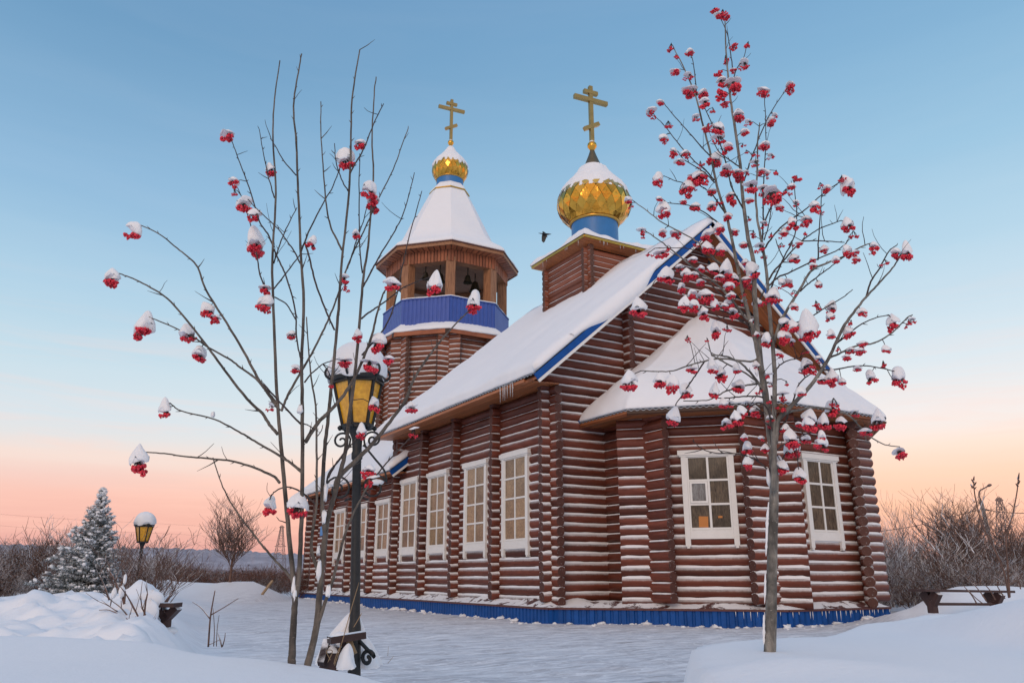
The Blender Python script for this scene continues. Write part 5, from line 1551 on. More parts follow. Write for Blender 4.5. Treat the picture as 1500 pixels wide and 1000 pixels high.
# ------------------------------------------------------------------ street lamps
def scroll_pts(c, r0, turns, a0, dirn, X):
    """flat spiral in the vertical plane through horizontal direction X"""
    out = []
    n = int(16 * turns)
    for i in range(n + 1):
        t = i / n; a = a0 + dirn * 2 * PI * turns * t; r = r0 * (1 - .82 * t)
        out.append(np.array(c) + X * r * math.cos(a) + ZZ * r * math.sin(a))
    return out
def street_lamp(label, P, top, lw, group, detail=True):
    """P: foot; top: height of the lantern's lower ring above P; lw: lantern width"""
    P = np.array(P, float); t = thing('street_lamp', label, 'street lamp', P, group)
    X = RT; Yv = FH; C2 = (P[0], P[1]); zl = P[2] + top; s = lw / .42
    b = MB()
    b.lathe([(.052 * s, P[2] - .25), (.050 * s, P[2] + .25), (.042 * s, P[2] + .30), (.039 * s, P[2] + top * .55), (.037 * s, zl - .28 * s), (.047 * s, zl - .27 * s), (.047 * s, zl - .22 * s), (.039 * s, zl - .20 * s), (.045 * s, zl - .1 * s), (.08 * s, zl - .01 * s)], 18, C2)
    b.build('pole', M['black'], t)
    # lantern: six tapering amber panes in an iron cage
    def hexr(r, z, k): a = PI / 6 + k * PI / 3 + .35; return np.array([P[0] + r * math.cos(a), P[1] + r * math.sin(a), z])
    r0, r1, h = .120 * s, .205 * s, .40 * s
    b = MB()
    for k in range(6):
        q = [hexr(r0, zl + .02, k), hexr(r0, zl + .02, k + 1), hexr(r1, zl + h, k + 1), hexr(r1, zl + h, k)]
        b.face([b.vert(x) for x in q])
    b.build('lamp_glass', M['amber'], t)
    b = MB()
    for k in range(6):
        b.obox(hexr(r0 + .006, zl, k), hexr(r1 + .008, zl + h + .005, k), .022 * s, .022 * s)
        for (r, z, th) in ((r0 + .010, zl + .01, .03), (r1 + .012, zl + h, .035)):
            b.obox(hexr(r, z, k), hexr(r, z, k + 1), th * s, th * s)
        # curled bracket at the foot and hook at the crown
        if detail:
            a = PI / 6 + k * PI / 3 + .35; D = np.array([math.cos(a), math.sin(a), 0])
            b.blob(hexr(r0 + .03 * s, zl - .005, k), .022 * s, 8, 6)
            b.tube(scroll_pts(hexr(r1 + .03 * s, zl + h + .085 * s, k), .062 * s, 1.15, -PI / 2, 1, D), .011 * s, 5)
    b.lathe([(r0 * 1.15, zl - .012), (r0 * 1.18, zl + .012), (.03, zl + .014)], 18, C2)
    b.lathe([(r1 * 1.10, zl + h + .002), (r1 * 1.20, zl + h + .03 * s), (r1 * 1.0, zl + h + .07 * s), (r1 * .6, zl + h + .2 * s), (.02, zl + h + .28 * s)], 24, C2)
    b.build('lantern_frame', M['black'], t)
    b = MB(); n = 40; rows = []
    for i in range(15):
        v = i / 14; row = []
        for k in range(n):
            a = 2 * PI * k / n; w = 1 + .045 * math.sin(2 * a + 1) + .03 * math.sin(5 * a) + .04 * math.sin(3 * a + 4 * v)
            rr = .262 * s * math.sqrt(max(0, 1 - (v * .99) ** 2.4)) * (1 if v > .08 else .93) * w
            z = zl + h + .035 * s + .335 * s * v + (.035 * s * math.sin(4 * a + .8) if i < 2 else 0)
            row.append(b.vert((P[0] + rr * math.cos(a), P[1] + rr * math.sin(a), z)))
        rows.append(row)
    for A_, B2 in zip(rows[:-1], rows[1:]):
        for k in range(n): b.face((A_[k], A_[(k + 1) % n], B2[(k + 1) % n], B2[k]), 0, True)
    b.face(rows[0][::-1]); b.face(rows[-1])
    b.build('snow_cap', M['cap'], t)
    if detail:
        # wrought scrolls either side of the pole
        for sg in (-1, 1):
            b = MB(); D = X * sg
            c0 = np.array([P[0], P[1], zl]) + D * .115 * s
            up = np.array([P[0], P[1], zl]) 
            sp1 = scroll_pts(up + D * .135 * s - ZZ * .11 * s, .078 * s, 1.4, PI * .95, -1, D)
            sp2 = scroll_pts(up + D * .15 * s - ZZ * .52 * s, .115 * s, 1.5, PI * .12, 1, D)
            link = [sp1[0], up + D * .075 * s - ZZ * .17 * s, up + D * .15 * s - ZZ * .27 * s, up + D * .235 * s - ZZ * .38 * s, sp2[0]]
            b.tube(sp1[::-1] + smooth_line(link, 5)[1:-1] + sp2, .0095 * s, 6)
            b.tube([up + D * .05 * s - ZZ * .155 * s, up + D * .085 * s - ZZ * .175 * s], .009 * s, 5)
            b.tube([up + D * .045 * s - ZZ * .60 * s, up + D * .10 * s - ZZ * .62 * s], .009 * s, 5)
            b.build('scroll', M['black'], t)
            b = MB(); b.blob(up + D * .175 * s - ZZ * .475 * s, .05 * s, 10, 7, (1.3, .5, .5)); b.build('snow_patch', M['cap'], t)
        # cast foot with curled toes
        for sg in (-1, 1):
            b = MB(); D = X * sg * .9 - Yv * .4; D /= np.linalg.norm(D)
            pts = scroll_pts(P + D * .12 + ZZ * .02, .065, 1.2, PI * .05, 1, D)
            b.tube([P + D * .03 + ZZ * .16] + pts, .016, 6); b.build('foot_scroll', M['black'], t)
    return t
LD = 6.6
lp = at_depth(519, 968, LD)
lt = at_depth(519, 626, LD)
street_lamp('black street lamp by the left rowan, amber lantern under a big snow cap', lp, lt[2] - lp[2], .405, 'lamps with amber lanterns').rotation_euler = Matrix.Rotation(math.radians(-2.4), 3, Vector(FH)).to_euler()
LD2 = 20.0
p2 = at_depth(199, 870, LD2); q2 = at_depth(208, 794, LD2)
street_lamp('distant lamp among bare shrubs right of the snowy spruce', p2, q2[2] - p2[2], .40, 'lamps with amber lanterns', False)

# ------------------------------------------------------------------ snow-heaped broken bench at the foot of the lamp
bp = at_depth(493, 965, 6.35)
t = thing('park_bench', 'broken dark bench end heaped with snow at the foot of the near lamp', 'bench', bp, 'benches')
b = MB(); b.obox(at_depth(482, 937, 6.30), at_depth(533, 929, 6.42), .12, .05); b.build('seat', M['darkwood'], t)
b = MB(); b.obox(at_depth(509, 932, 6.42), at_depth(519, 957, 6.40), .055, .04, up=RT); b.build('leg', M['straw'], t)
b = MB(); b.obox(at_depth(505, 932, 6.45), at_depth(502, 962, 6.45), .05, .05, up=RT); b.build('leg', M['darkwood'], t)
b = MB(); b.obox(at_depth(479, 938, 6.42), at_depth(470, 972, 6.30), .05, .05, up=RT); b.build('leg', M['darkwood'], t)
b = MB(); b.obox(at_depth(471, 964, 6.40), at_depth(497, 968, 6.40), .05, .20, up=(0, 0, 1)); b.build('side_panel', M['darkwood'], t)
b = MB()
def heap(c, sx, sy, sz, n=26, m=14, jit=.1):
    bb = MB(); bb.blob(c, 1.0, n, m, (sx, sy, sz), jit); return bb
def snow_heap(c, sx, sy, h, lean=(0, 0), seed=0, power=.8):
    hb = MB(); rows = []; m = 26; n = 40
    for i in range(m + 1):
        v = i / m; row = []
        for k in range(n):
            a = 2 * PI * k / n; r = (1 - v) ** power
            w = 1 + .45 * float(fbm(1.4 * math.cos(a) + seed, 1.4 * math.sin(a) + 1.5 * v, 3 + seed, 3))
            lz = .10 * float(fbm(3 * math.cos(a) * r + seed, 3 * math.sin(a) * r, 9 + seed, 2)) * (1 - v)
            row.append(hb.vert(c + RT * (r * w * sx * math.cos(a) + lean[0] * v) + FH * (r * w * sy * math.sin(a) + lean[1] * v) + ZZ * (h * (v + lz))))
        rows.append(row)
    for A_, B2 in zip(rows[:-1], rows[1:]):
        for k in range(n): hb.face((A_[k], A_[(k + 1) % n], B2[(k + 1) % n], B2[k]), 0, True)
    hb.face(rows[-1]); return hb.build('snow_heap', M['cap'], t)
snow_heap(at_depth(497, 973, 6.66), .21, .15, .40, (.085, .0), 1, .62)
snow_heap(at_depth(534, 975, 6.72), .14, .14, .27, (-.05, 0), 2, .7)
snow_heap(at_depth(508, 978, 6.26), .075, .08, .17, (0, .02), 4, .6)
snow_heap(at_depth(487, 955, 6.40), .06, .05, .07, (0, 0), 5, .6)
snow_heap(at_depth(497, 934, 6.34), .09, .05, .045, (0, 0), 6, .5)
# dry stalks in the snow
rs = random.Random(5)
def stalk(label, pts, d, w=1.1, m='straw'):
    P = [at_depth(x, y, d) for x, y in pts]
    b = MB(); b.tube(smooth_line(P, 4), [pxm(d) * w * .55] * (len(smooth_line(P, 4)) - 1) + [pxm(d) * .2], 4)
    o = b.build('grass_stalk', M[m]); tag(o, label, 'dry grass', 'dry stalks at the lamp foot')
stalk('dry straw stalk slanting up past the near lamp pole', [(490, 974), (501, 940), (514, 893), (526, 852)], 6.25)
stalk('short straw stalk crossing the pole just above the snow heap', [(518, 918), (524, 908), (530, 897)], 6.3)
stalk('pale stalk standing alone in the snow right of the lamp', [(568, 960), (569, 946)], 7.0, .6)
stalk('pale stalk leaning right beyond the lamp foot', [(568, 971), (577, 960)], 7.0, .6)
stalk('straw stalk poking left from the dark bench end', [(484, 966), (478, 953), (487, 953), (480, 970)], 6.22)
stalk('bent straw stalk in front of the dark bench end', [(489, 972), (493, 958), (500, 944)], 6.22)

# ------------------------------------------------------------------ other benches
def bench_right():
    d0, d1 = 15.4, 16.6
    a = at_depth(1343, 864, d0); c = at_depth(1474, 866, d1)
    g = at_depth(1400, 888, 15.9)
    t = thing('park_bench', 'long low dark bench in the snow right of the church', 'bench', g, 'benches')
    dv = (c - a) / np.linalg.norm(c - a); n = np.cross(dv, ZZ); n /= np.linalg.norm(n)
    b = MB()
    b.obox(a, c, .36, .045, tone=.4); b.build('seat', M['darkwood'], t)
    L = np.linalg.norm(c - a)
    for s in (.14, .84):
        b = MB(); P = a + dv * L * s
        b.obox(P - ZZ * .03 - n * .14, P - ZZ * .24 + n * 0, .16, .12, up=dv); b.obox(P - ZZ * .03 + n * .14, P - ZZ * .24, .16, .12, up=dv)
        b.obox(P - ZZ * .18, P - ZZ * .40, .13, .13, up=dv); b.build('leg', M['darkwood'], t)
    b = MB(); b.obox(a + dv * L * .14 - ZZ * .24, a + dv * L * .84 - ZZ * .24, .08, .05, tone=.6); b.build('stretcher', M['darkwood'], t)
bench_right()
def bench_left():
    d = 11.0
    g = at_depth(247, 915, d); t = thing('park_bench', 'stub of a dark bench on one post beside the snowy shrub', 'bench', g, 'benches')
    P = at_depth(246, 885, d)
    b = MB(); b.obox(P - RT * .17 - FH * .1, P + RT * .17 - FH * .1, .30, .055, tone=.3); b.build('seat', M['darkwood'], t)
    b = MB(); b.obox(P - RT * .11 - ZZ * .03, P + RT * .01 - ZZ * .17, .16, .09); b.obox(P + RT * .13 - ZZ * .03, P + RT * .01 - ZZ * .16, .16, .09)
    b.build('bracket', M['darkwood'], t)
    b = MB(); b.lathe([(.085, P[2] - .33), (.07, P[2] - .28), (.065, P[2] - .12), (.09, P[2] - .06)], 10, (P[0], P[1]), caps=True); b.build('leg', M['darkwood'], t)
    b = MB(); b.blob(P + RT * .03 - ZZ * .33, .1, 12, 8, (1.3, 1.1, .6)); b.build('snow_heap', M['cap'], t)
bench_left()
b = MB(); b.obox(at_depth(384, 870, 30.5), at_depth(399, 850, 31.0), .09, .05); o = b.build('leaning_plank', M['straw']); tag(o, 'pale plank leaning out of the far snow bank', 'plank')

# ------------------------------------------------------------------ bare shrubs and small trees
def twig_arrays(seed, h, n, spread, up, segs=4, kids=5, r0=.018, sides=3, lean=0.0, fine=.0016):
    """leafless shrub: stems from one foot, each forking into finer twigs"""
    rr = random.Random(seed); V = []; Q = []
    def tube(pts, ra, rb):
        base = len(V); m = len(pts)
        for i, p in enumerate(pts):
            d = np.array(pts[min(i + 1, m - 1)]) - np.array(pts[max(i - 1, 0)]); d = d / (np.linalg.norm(d) + 1e-9)
            u = np.cross(d, (0.3, .9, .2)); u /= np.linalg.norm(u) + 1e-9; w_ = np.cross(d, u); r = ra + (rb - ra) * i / (m - 1)
            for k in range(sides):
                a = 2 * PI * k / sides; V.append(p + (u * math.cos(a) + w_ * math.sin(a)) * r)
        for i in range(m - 1):
            for k in range(sides):
                a = base + i * sides + k; b2 = base + i * sides + (k + 1) % sides
                Q.append((a, b2, b2 + sides, a + sides))
    def grow(p, d, L, r, lvl):
        pts = [p]; q = p.copy(); dd = d.copy()
        for i in range(segs):
            dd = dd + np.array([rr.gauss(0, .10), rr.gauss(0, .10), .06 * up + rr.gauss(0, .05)]); dd /= np.linalg.norm(dd)
            q = q + dd * L / segs; pts.append(q)
        tube(pts, r, max(fine, r * .35))
        if lvl > 0:
            for j in range(kids if lvl > 1 else max(2, kids - 1)):
                i = 1 + rr.randrange(segs); s = pts[i]
                a = rr.random() * 2 * PI; o = np.array([math.cos(a), math.sin(a), .25 + .5 * rr.random()])
                nd = dd * .75 + o * (.55 + .25 * rr.random()); nd /= np.linalg.norm(nd)
                grow(s, nd, L * (.42 + .25 * rr.random()), max(fine * 1.2, r * .52), lvl - 1)
    for i in range(n):
        a = rr.random() * 2 * PI; s = spread * math.sqrt(rr.random())
        d = np.array([s * math.cos(a) + lean, s * math.sin(a), 1.0]); d /= np.linalg.norm(d)
        grow(np.array([.05 * n * .2 * math.cos(a) * rr.random(), .05 * n * .2 * math.sin(a) * rr.random(), -.05]), d, h * (.6 + .4 * rr.random()), r0 * (.7 + .5 * rr.random()), 2)
    V = np.array(V); V[:, 2] *= 1.0 / (V[:, 2].max() if not lean else 1); return V, np.array(Q)
SHP = {}
def shape(key, *a, **kw):
    if key not in SHP: SHP[key] = twig_arrays(*a, **kw)
    return SHP[key]
for i in range(4): shape('bush%d' % i, 40 + i, 1.0, 12, .50, 1.1, 4, 5, .0085, 3, 0, .0024)
for i in range(3): shape('tall%d' % i, 60 + i, 1.0, 5, .22, 1.6, 5, 7, .011, 3, 0, .0018)
for i in range(2): shape('airy%d' % i, 80 + i, 1.0, 7, .45, .8, 4, 4, .010, 3, 0, .0022)

def plant(name, label, cat, key, p, h, mat, group=None, rot=None, wide=1.0):
    V, Q = SHP[key]; rot = rnd.random() * 6.28 if rot is None else rot; c, s = math.cos(rot), math.sin(rot)
    W = np.stack([(V[:, 0] * c - V[:, 1] * s) * wide, (V[:, 0] * s + V[:, 1] * c) * wide, V[:, 2]], -1) * h
    me = np_mesh(name, W, Q, M[mat], True)
    o = bpy.data.objects.new(name, me); COL.objects.link(o); o.location = [float(v) for v in p]
    return tag(o, label, cat, group)
def on_ground(x, d):             # foot of something seen in photo column x, d metres ahead
    a = (x - 750) * d * .96 / F; p = ad(a, d); p[2] = gz(p[0], p[1]); return p

# shrubs right round the far lamp
plant('bare_shrub', 'bare brown shrub just left of the distant lamp', 'shrub', 'bush0', on_ground(188, 18.0), 1.75, 'shrub', 'bare shrubs near the far lamp')
plant('bare_shrub', 'bare brown shrub just right of the distant lamp', 'shrub', 'bush1', on_ground(232, 18.5), 1.75, 'shrub', 'bare shrubs near the far lamp')
plant('bare_shrub', 'bare shrub with the tallest twigs rising behind the distant lamp', 'shrub', 'airy0', on_ground(215, 22.0), 2.3, 'shrub', 'bare shrubs near the far lamp')
# snow-loaded shrub in the left foreground, traced by its main stems
def traced(name, label, cat, base, d, lines, mat, group=None, spread=.3, caps=(), kids=0):
    rr = random.Random(hash(label) % 1000 if False else len(label)); b0 = at_depth(*base, d)
    t = MB()
    for pts, w0, w1 in lines:
        dd = (rr.random() - .5) * 2 * spread
        P = smooth_line([at_depth(x, y, d + dd * i / (len(pts) - 1)) for i, (x, y) in enumerate(pts)], 4)
        n = len(P)
        t.tube(P, [pxm(d) * (w0 + (w1 - w0) * i / (n - 1)) / 2 for i in range(n)], 5, rr.random())
        for _ in range(kids):
            i = 1 + rr.randrange(n - 1); L = pxm(d) * (8 + 16 * rr.random()); dv = P[i] - P[i - 1]; dv /= np.linalg.norm(dv); a = rr.random() * 6.28
            o_ = dv * .7 + RT * .6 * math.cos(a) + FH * .5 * math.sin(a) + ZZ * .35; o_ /= np.linalg.norm(o_)
            t.tube([P[i], P[i] + o_ * L * .5 + ZZ * L * .03, P[i] + o_ * L + ZZ * L * .1], [pxm(d) * .5, pxm(d) * .42, pxm(d) * .3], 4, rr.random())
    o = t.build(name, M[mat]) if not caps else None
    if caps:
        root = thing(name, label, cat, b0, group); t.build('stem', M[mat], root)
        for (x, y, sx, sz, dz) in caps:
            b = MB(); b.blob(at_depth(x, y, d + dz), 1, 18, 12, (sx, sx * .8, sz), .14); b.build('snow_heap', M['cap'], root)
        return root
    return tag(o, label, cat, group)
traced('snowy_shrub', 'low leafless shrub half buried in snow beside the bench stub', 'shrub', (208, 930), 10.3, [
    ([(209, 930), (196, 915), (180, 902), (160, 893), (145, 893)], 3.2, 1.2), ([(205, 924), (190, 905), (178, 890), (165, 880), (150, 868)], 3.2, 1.2),
    ([(209, 930), (206, 912), (196, 890), (186, 872), (176, 858)], 3.4, 1.3), ([(210, 930), (211, 905), (213, 884), (216, 868)], 4.2, 1.6),
    ([(216, 935), (217, 920), (224, 914)], 2.2, 1), ([(217, 934), (219, 915), (219, 900)], 2.0, .9), ([(195, 914), (176, 914), (166, 920)], 2.2, 1),
    ([(182, 884), (178, 870), (172, 858), (166, 845), (160, 835)], 4, 1.6), ([(182, 882), (183, 866), (178, 855), (184, 843)], 3.2, 1.4), ([(160, 878), (156, 865), (152, 855), (146, 842)], 3.2, 1.4),
    ([(172, 895), (158, 886), (144, 880)], 2, .9), ([(213, 900), (208, 888), (206, 872)], 2.4, 1.2), ([(202, 944), (196, 938), (191, 931)], 2.2, 1.2)],
    'shrub', None, .3, ((202, 895, .20, .14, .35), (222, 880, .16, .14, .5), (218, 900, .12, .18, .3), (186, 890, .12, .09, .35), (178, 866, .035, .07, -.05), (183, 848, .02, .06, 0), (167, 868, .03, .06, -.05)), 4)
traced('sapling', 'thin bare sapling with two side twigs standing in the left snow', 'sapling', (305, 946), 8.0, [
    ([(305, 947), (308, 905), (312, 880), (315, 864)], 2.8, 1.4), ([(308, 906), (295, 890), (282, 881)], 2.2, 1.1), ([(309, 900), (328, 889), (349, 876)], 2.0, 1.0),
    ([(313, 946), (314, 920), (312, 890)], 1.5, .8), ([(317, 946), (318, 922), (321, 900)], 1.3, .7), ([(325, 947), (322, 935), (319, 926)], 2.2, 1.2), ([(326, 946), (329, 935), (330, 926)], 1.8, .8), ([(306, 944), (314, 940), (322, 936)], 1.2, 1)], 'shrub', None, .12)
for i, (pts, lab) in enumerate((([(242, 882), (250, 872), (256, 868)], 'left'), ([(248, 884), (256, 873), (262, 866)], 'middle'), ([(229, 880), (236, 872)], 'short'))):
    traced('twig', 'thin twig poking out of the snow on the bench stub, the %s one' % lab, 'twig', pts[0], 11.0, [(pts, 1.6, .8)], 'shrub', None, .05)
# twigs in front of the bench on the right
traced('bare_shrub', 'tall bare twig with a dark seed head, left one over the right bench', 'shrub', (1478, 874), 9.4, [
    ([(1478, 875), (1470, 835), (1452, 795), (1441, 774), (1434, 752), (1428, 725), (1426, 704)], 3.0, 1.5), ([(1434, 750), (1438, 738), (1442, 726)], 1.6, 1), ([(1428, 735), (1423, 730)], 1.4, .8),
    ([(1425, 714), (1422, 709)], 3.4, 2), ([(1427, 710), (1430, 706)], 3.4, 1.6), ([(1426, 706), (1423, 702)], 3.4, 1.6), ([(1426, 703), (1427, 697)], 3.2, 1.2), ([(1427, 716), (1430, 713)], 2.4, 1.2)], 'shrub', 'dry twigs by the right bench', .15)
traced('bare_shrub', 'tallest bare twig with a dark seed head at the far right', 'shrub', (1479, 874), 9.2, [
    ([(1479, 874), (1476, 830), (1474, 785), (1482, 758), (1486, 740), (1490, 718), (1492, 695)], 3.0, 1.5), ([(1484, 742), (1480, 738), (1477, 736)], 1.5, .9), ([(1486, 742), (1492, 739)], 1.4, .8),
    ([(1491, 712), (1488, 708)], 3.2, 1.6), ([(1491, 708), (1494, 704)], 3.4, 1.6), ([(1492, 703), (1490, 699)], 3.0, 1.4), ([(1492, 700), (1493, 692)], 3.0, 1.0), ([(1479, 772), (1484, 770)], 1.4, .9)], 'shrub', 'dry twigs by the right bench', .15)
traced('bare_shrub', 'low slanting twigs growing through the right bench', 'shrub', (1440, 880), 9.6, [
    ([(1432, 886), (1424, 872), (1412, 858)], 2.2, 1.1), ([(1445, 880), (1437, 868), (1425, 853)], 2.2, 1.1), ([(1458, 878), (1450, 864), (1442, 855)], 2.2, 1.1), ([(1472, 876), (1462, 860), (1460, 852)], 2.0, 1.0), ([(1440, 884), (1428, 874), (1418, 864)], 1.8, .9), ([(1495, 862), (1492, 850), (1489, 842)], 1.8, .9)], 'shrub', 'dry twigs by the right bench', .15)

# ------------------------------------------------------------------ bare tree on the left, spruce
def bare_tree(label, px, d, h, seed, mat='shrub', wide=1.0, n=7):
    p = on_ground(px, d); t = thing('bare_tree', label, 'tree', p, 'bare trees beyond the churchyard')
    V, Q = twig_arrays(seed, 1.0, n + 6, .30, 1.2, 5, 8, .0085, 4, 0, .0014)
    pull = sst(V[:, 2], -.06, .22)[:, None]; V = V * np.array([wide, wide, 1]); V[:, :2] *= pull; V[:, 2] = V[:, 2] * .84 + .16; V = V * h
    me = np_mesh('crown', V + p, Q, M[mat]); o = bpy.data.objects.new('crown', me); COL.objects.link(o); attach(o, t)
    b = MB(); b.tube([p - ZZ * .2, p + ZZ * h * .1, p + ZZ * h * .30], [.020 * h, .015 * h, .006 * h], 8); b.build('trunk', M[mat], t)
    return t
bare_tree('round-topped bare tree on the skyline left of the rowan stems', 338, 33.0, 3.55, 301, 'shrub', .78, 10)
bare_tree('tall frosted bare tree close to the right wall of the apse', 1313, 34.0, 4.6, 302, 'paletree', .55, 8)
bare_tree('tall bare tree in the middle of the right-hand thicket', 1400, 36.0, 4.7, 303, 'shrub', .9, 9)
bare_tree('bare tree just left of the concrete lamp pole', 1422, 34.0, 4.4, 304, 'shrub', .8, 8)
bare_tree('bare tree at the right edge under the pylon', 1492, 30.0, 3.7, 305, 'shrub', .9, 8)
bare_tree('pale bare tree left of the snowy spruce', 96, 40.0, 3.6, 306, 'paletree', .8, 7)
bare_tree('small bare tree on the skyline between thicket and apse', 1352, 38.0, 3.5, 307, 'paletree', 1.1, 8)

def spruce():
    d = 19.0; p = on_ground(133, d); p[2] = at_depth(133, 874, d)[2] - .05
    h = at_depth(140, 716, d)[2] - p[2]
    t = thing('spruce_tree', 'young snow-laden spruce standing on the left snow bank', 'tree', p)
    rr = random.Random(77)
    b = MB(); b.tube([p, p + ZZ * h * .5, p + ZZ * (h - .02)], [.05, .03, .006], 7); b.build('trunk', M['rowan_l'], t)
    lv = []; lq = []; lt = []; sb = MB(); br = MB()
    def needles(P, D, L, n):
        sd = np.cross(D, ZZ); sd /= np.linalg.norm(sd) + 1e-9
        for i in range(n):
            s = P + D * L * (i + rr.random()) / n
            a = rr.random() * 2 * PI; o = sd * math.cos(a) + np.cross(sd, D) * math.sin(a)
            nd = D * .7 + o * .75; nd /= np.linalg.norm(nd); l = .045 + .03 * rr.random(); w = np.cross(nd, rr.choice((ZZ, D))); w /= np.linalg.norm(w) + 1e-9; w *= .0065
            k = len(lv); lv.extend([s - w, s + w, s + nd * l + w * .3, s + nd * l - w * .3]); lq.append((k, k + 1, k + 2, k + 3)); tn = rr.random(); lt.extend([tn] * 4)
    nl = 40
    for lev in range(nl):
        f0 = lev / (nl - 1)
        nb = int(4 + 8 * (1 - f0))
        for k in range(nb):
            f = min(1, max(0, f0 + (rr.random() - .5) * .07)); z = .06 + (h - .10) * (f ** .95); R = .78 * (1 - f) ** .9 + .05
            a = 2 * PI * (k + rr.random() * .8) / nb + lev * 1.7
            L = R * (.72 + .4 * rr.random())
            lop = 1 + .60 * max(0, -(math.cos(a) * RT[0] + math.sin(a) * RT[1])) * (1 - f) ** 2
            L *= lop
            D = np.array([math.cos(a), math.sin(a), .75 * f + .20 - .22 * (1 - f)]); D /= np.linalg.norm(D)
            st = p + ZZ * z; pts = [st]; q = st.copy(); dd = D.copy(); ns = 4
            for i in range(ns):
                dd = dd + ZZ * (.10 if i > 1 else -.04); dd /= np.linalg.norm(dd); q = q + dd * L / ns; pts.append(q)
            br.tube(pts, [.010, .008, .006, .004, .002], 4)
            for i in range(ns):
                seg = pts[i + 1] - pts[i]; needles(pts[i], seg / np.linalg.norm(seg), np.linalg.norm(seg), max(4, int(np.linalg.norm(seg) * 150)))
                # side sprays
                for sgn in (-1, 1):
                    sd = np.cross(seg, ZZ); sd /= np.linalg.norm(sd) + 1e-9
                    SD = seg / np.linalg.norm(seg) * .7 + sd * sgn * .7 + ZZ * (rr.random() - .6) * .3; SD /= np.linalg.norm(SD); l2 = L * .30 * (1 - i / ns * .5) * (.6 + .5 * rr.random())
                    needles(pts[i] + seg * .6, SD, l2, max(4, int(l2 * 150)))
                    if rr.random() < .55 and i > 0:
                        sb.blob(pts[i] + seg * .6 + SD * l2 * (.4 + .5 * rr.random()) + ZZ * .022, 1, 6, 4, (.02 + .045 * rr.random() ** 2, .02 + .045 * rr.random() ** 2, .012 + .022 * rr.random()), .45)
                if rr.random() < .6 * (1 - f * .6) and i > 0:
                    sb.blob(pts[i + 1] + ZZ * .02, 1, 7, 5, (.025 + .05 * rr.random() ** 2 * (1 - f), .025 + .05 * rr.random() ** 2 * (1 - f), .014 + .026 * rr.random() * (1 - f)), .5)
    br.build('branches', M['rowan_l'], t)
    me = np_mesh('crown', np.array(lv), np.array(lq), M['needle'], False, np.array(lt)); o = bpy.data.objects.new('crown', me); COL.objects.link(o); attach(o, t)
    sb.build('snow_load', M['cap'], t)
spruce()

# ------------------------------------------------------------------ thickets that read as one mass
def thicket(name, label, spots, mats, kind='stuff'):
    groups = {}
    for (key, p, h, wide, mat) in spots: groups.setdefault(mat, []).append((key, p, h, wide))
    allV = []; allQ = []; mi = []; base = 0; order = list(groups)
    for gi, mat in enumerate(order):
        for (key, p, h, wide) in groups[mat]:
            V, Q = SHP[key]; rot = rnd.random() * 6.28; c, s = math.cos(rot), math.sin(rot)
            W = np.stack([(V[:, 0] * c - V[:, 1] * s) * wide, (V[:, 0] * s + V[:, 1] * c) * wide, V[:, 2]], -1) * h + p
            allV.append(W); allQ.append(Q + base); mi.append(np.full(len(Q), gi)); base += len(V)
    AV = np.concatenate(allV); g = np.random.RandomState(len(AV) % 1000); ns = int(len(AV) * .020); pick = g.randint(0, len(AV), ns)
    oc = np.array([(1, 0, 0), (-1, 0, 0), (0, 1, 0), (0, -1, 0), (0, 0, .7), (0, 0, -.4)]); fq = np.array([(0, 2, 4, 4), (2, 1, 4, 4), (1, 3, 4, 4), (3, 0, 4, 4), (2, 0, 5, 5), (1, 2, 5, 5), (3, 1, 5, 5), (0, 3, 5, 5)])
    fq = np.array([(0, 2, 1, 4), (0, 4, 1, 3), (0, 3, 1, 5), (0, 5, 1, 2)])
    sz = .012 + .026 * g.rand(ns) ** 2; sv = AV[pick][:, None, :] + oc[None] * sz[:, None, None] * (.6 + .8 * g.rand(ns, 6, 1)) * np.array([1.25, 1.25, 1])
    sq = (np.arange(ns) * 6)[:, None, None] + fq[None] + len(AV)
    allV.append(sv.reshape(-1, 3)); allQ.append(sq.reshape(-1, 4)); mi.append(np.full(ns * 4, len(order)))
    me = np_mesh(name, np.concatenate(allV), np.concatenate(allQ), M[order[0]])
    for m in order[1:]: me.materials.append(M[m])
    me.materials.append(M['cap'])
    me.polygons.foreach_set('material_index', np.concatenate(mi).astype(np.int32))
    o = bpy.data.objects.new(name, me); COL.objects.link(o); tag(o, label, 'thicket'); o['kind'] = kind
def spots_for(x0, x1, d0, d1, n, h0, h1, keys, mats, wide=1.0):
    out = []
    for i in range(n):
        x = x0 + (x1 - x0) * rnd.random(); d = d0 + (d1 - d0) * rnd.random() ** .8
        out.append((rnd.choice(keys), on_ground(x, d) - ZZ * .1, h0 + (h1 - h0) * rnd.random(), wide * (.8 + .5 * rnd.random()), rnd.choice(mats)))
    return out
BU = ['bush0', 'bush1', 'bush2', 'bush3']; TA = ['tall0', 'tall1', 'tall2']; AI = ['airy0', 'airy1']
sp = spots_for(-40, 215, 24, 44, 110, 1.2, 2.1, BU, ['shrub', 'shrub', 'paletree']) + spots_for(-40, 180, 26, 46, 24, 1.9, 2.9, TA + AI, ['shrub', 'paletree']) + spots_for(-420, -40, 26, 46, 60, 1.2, 2.2, BU + AI, ['shrub', 'paletree'])
thicket('thicket', 'dense snow-dusted bare thicket at the far left edge', sp, None)
sp = spots_for(215, 470, 38, 58, 130, 1.1, 1.75, BU, ['redshrub', 'redshrub', 'shrub'])
thicket('thicket', 'rusty red-brown thicket behind the ploughed bank left of the church', sp, None)
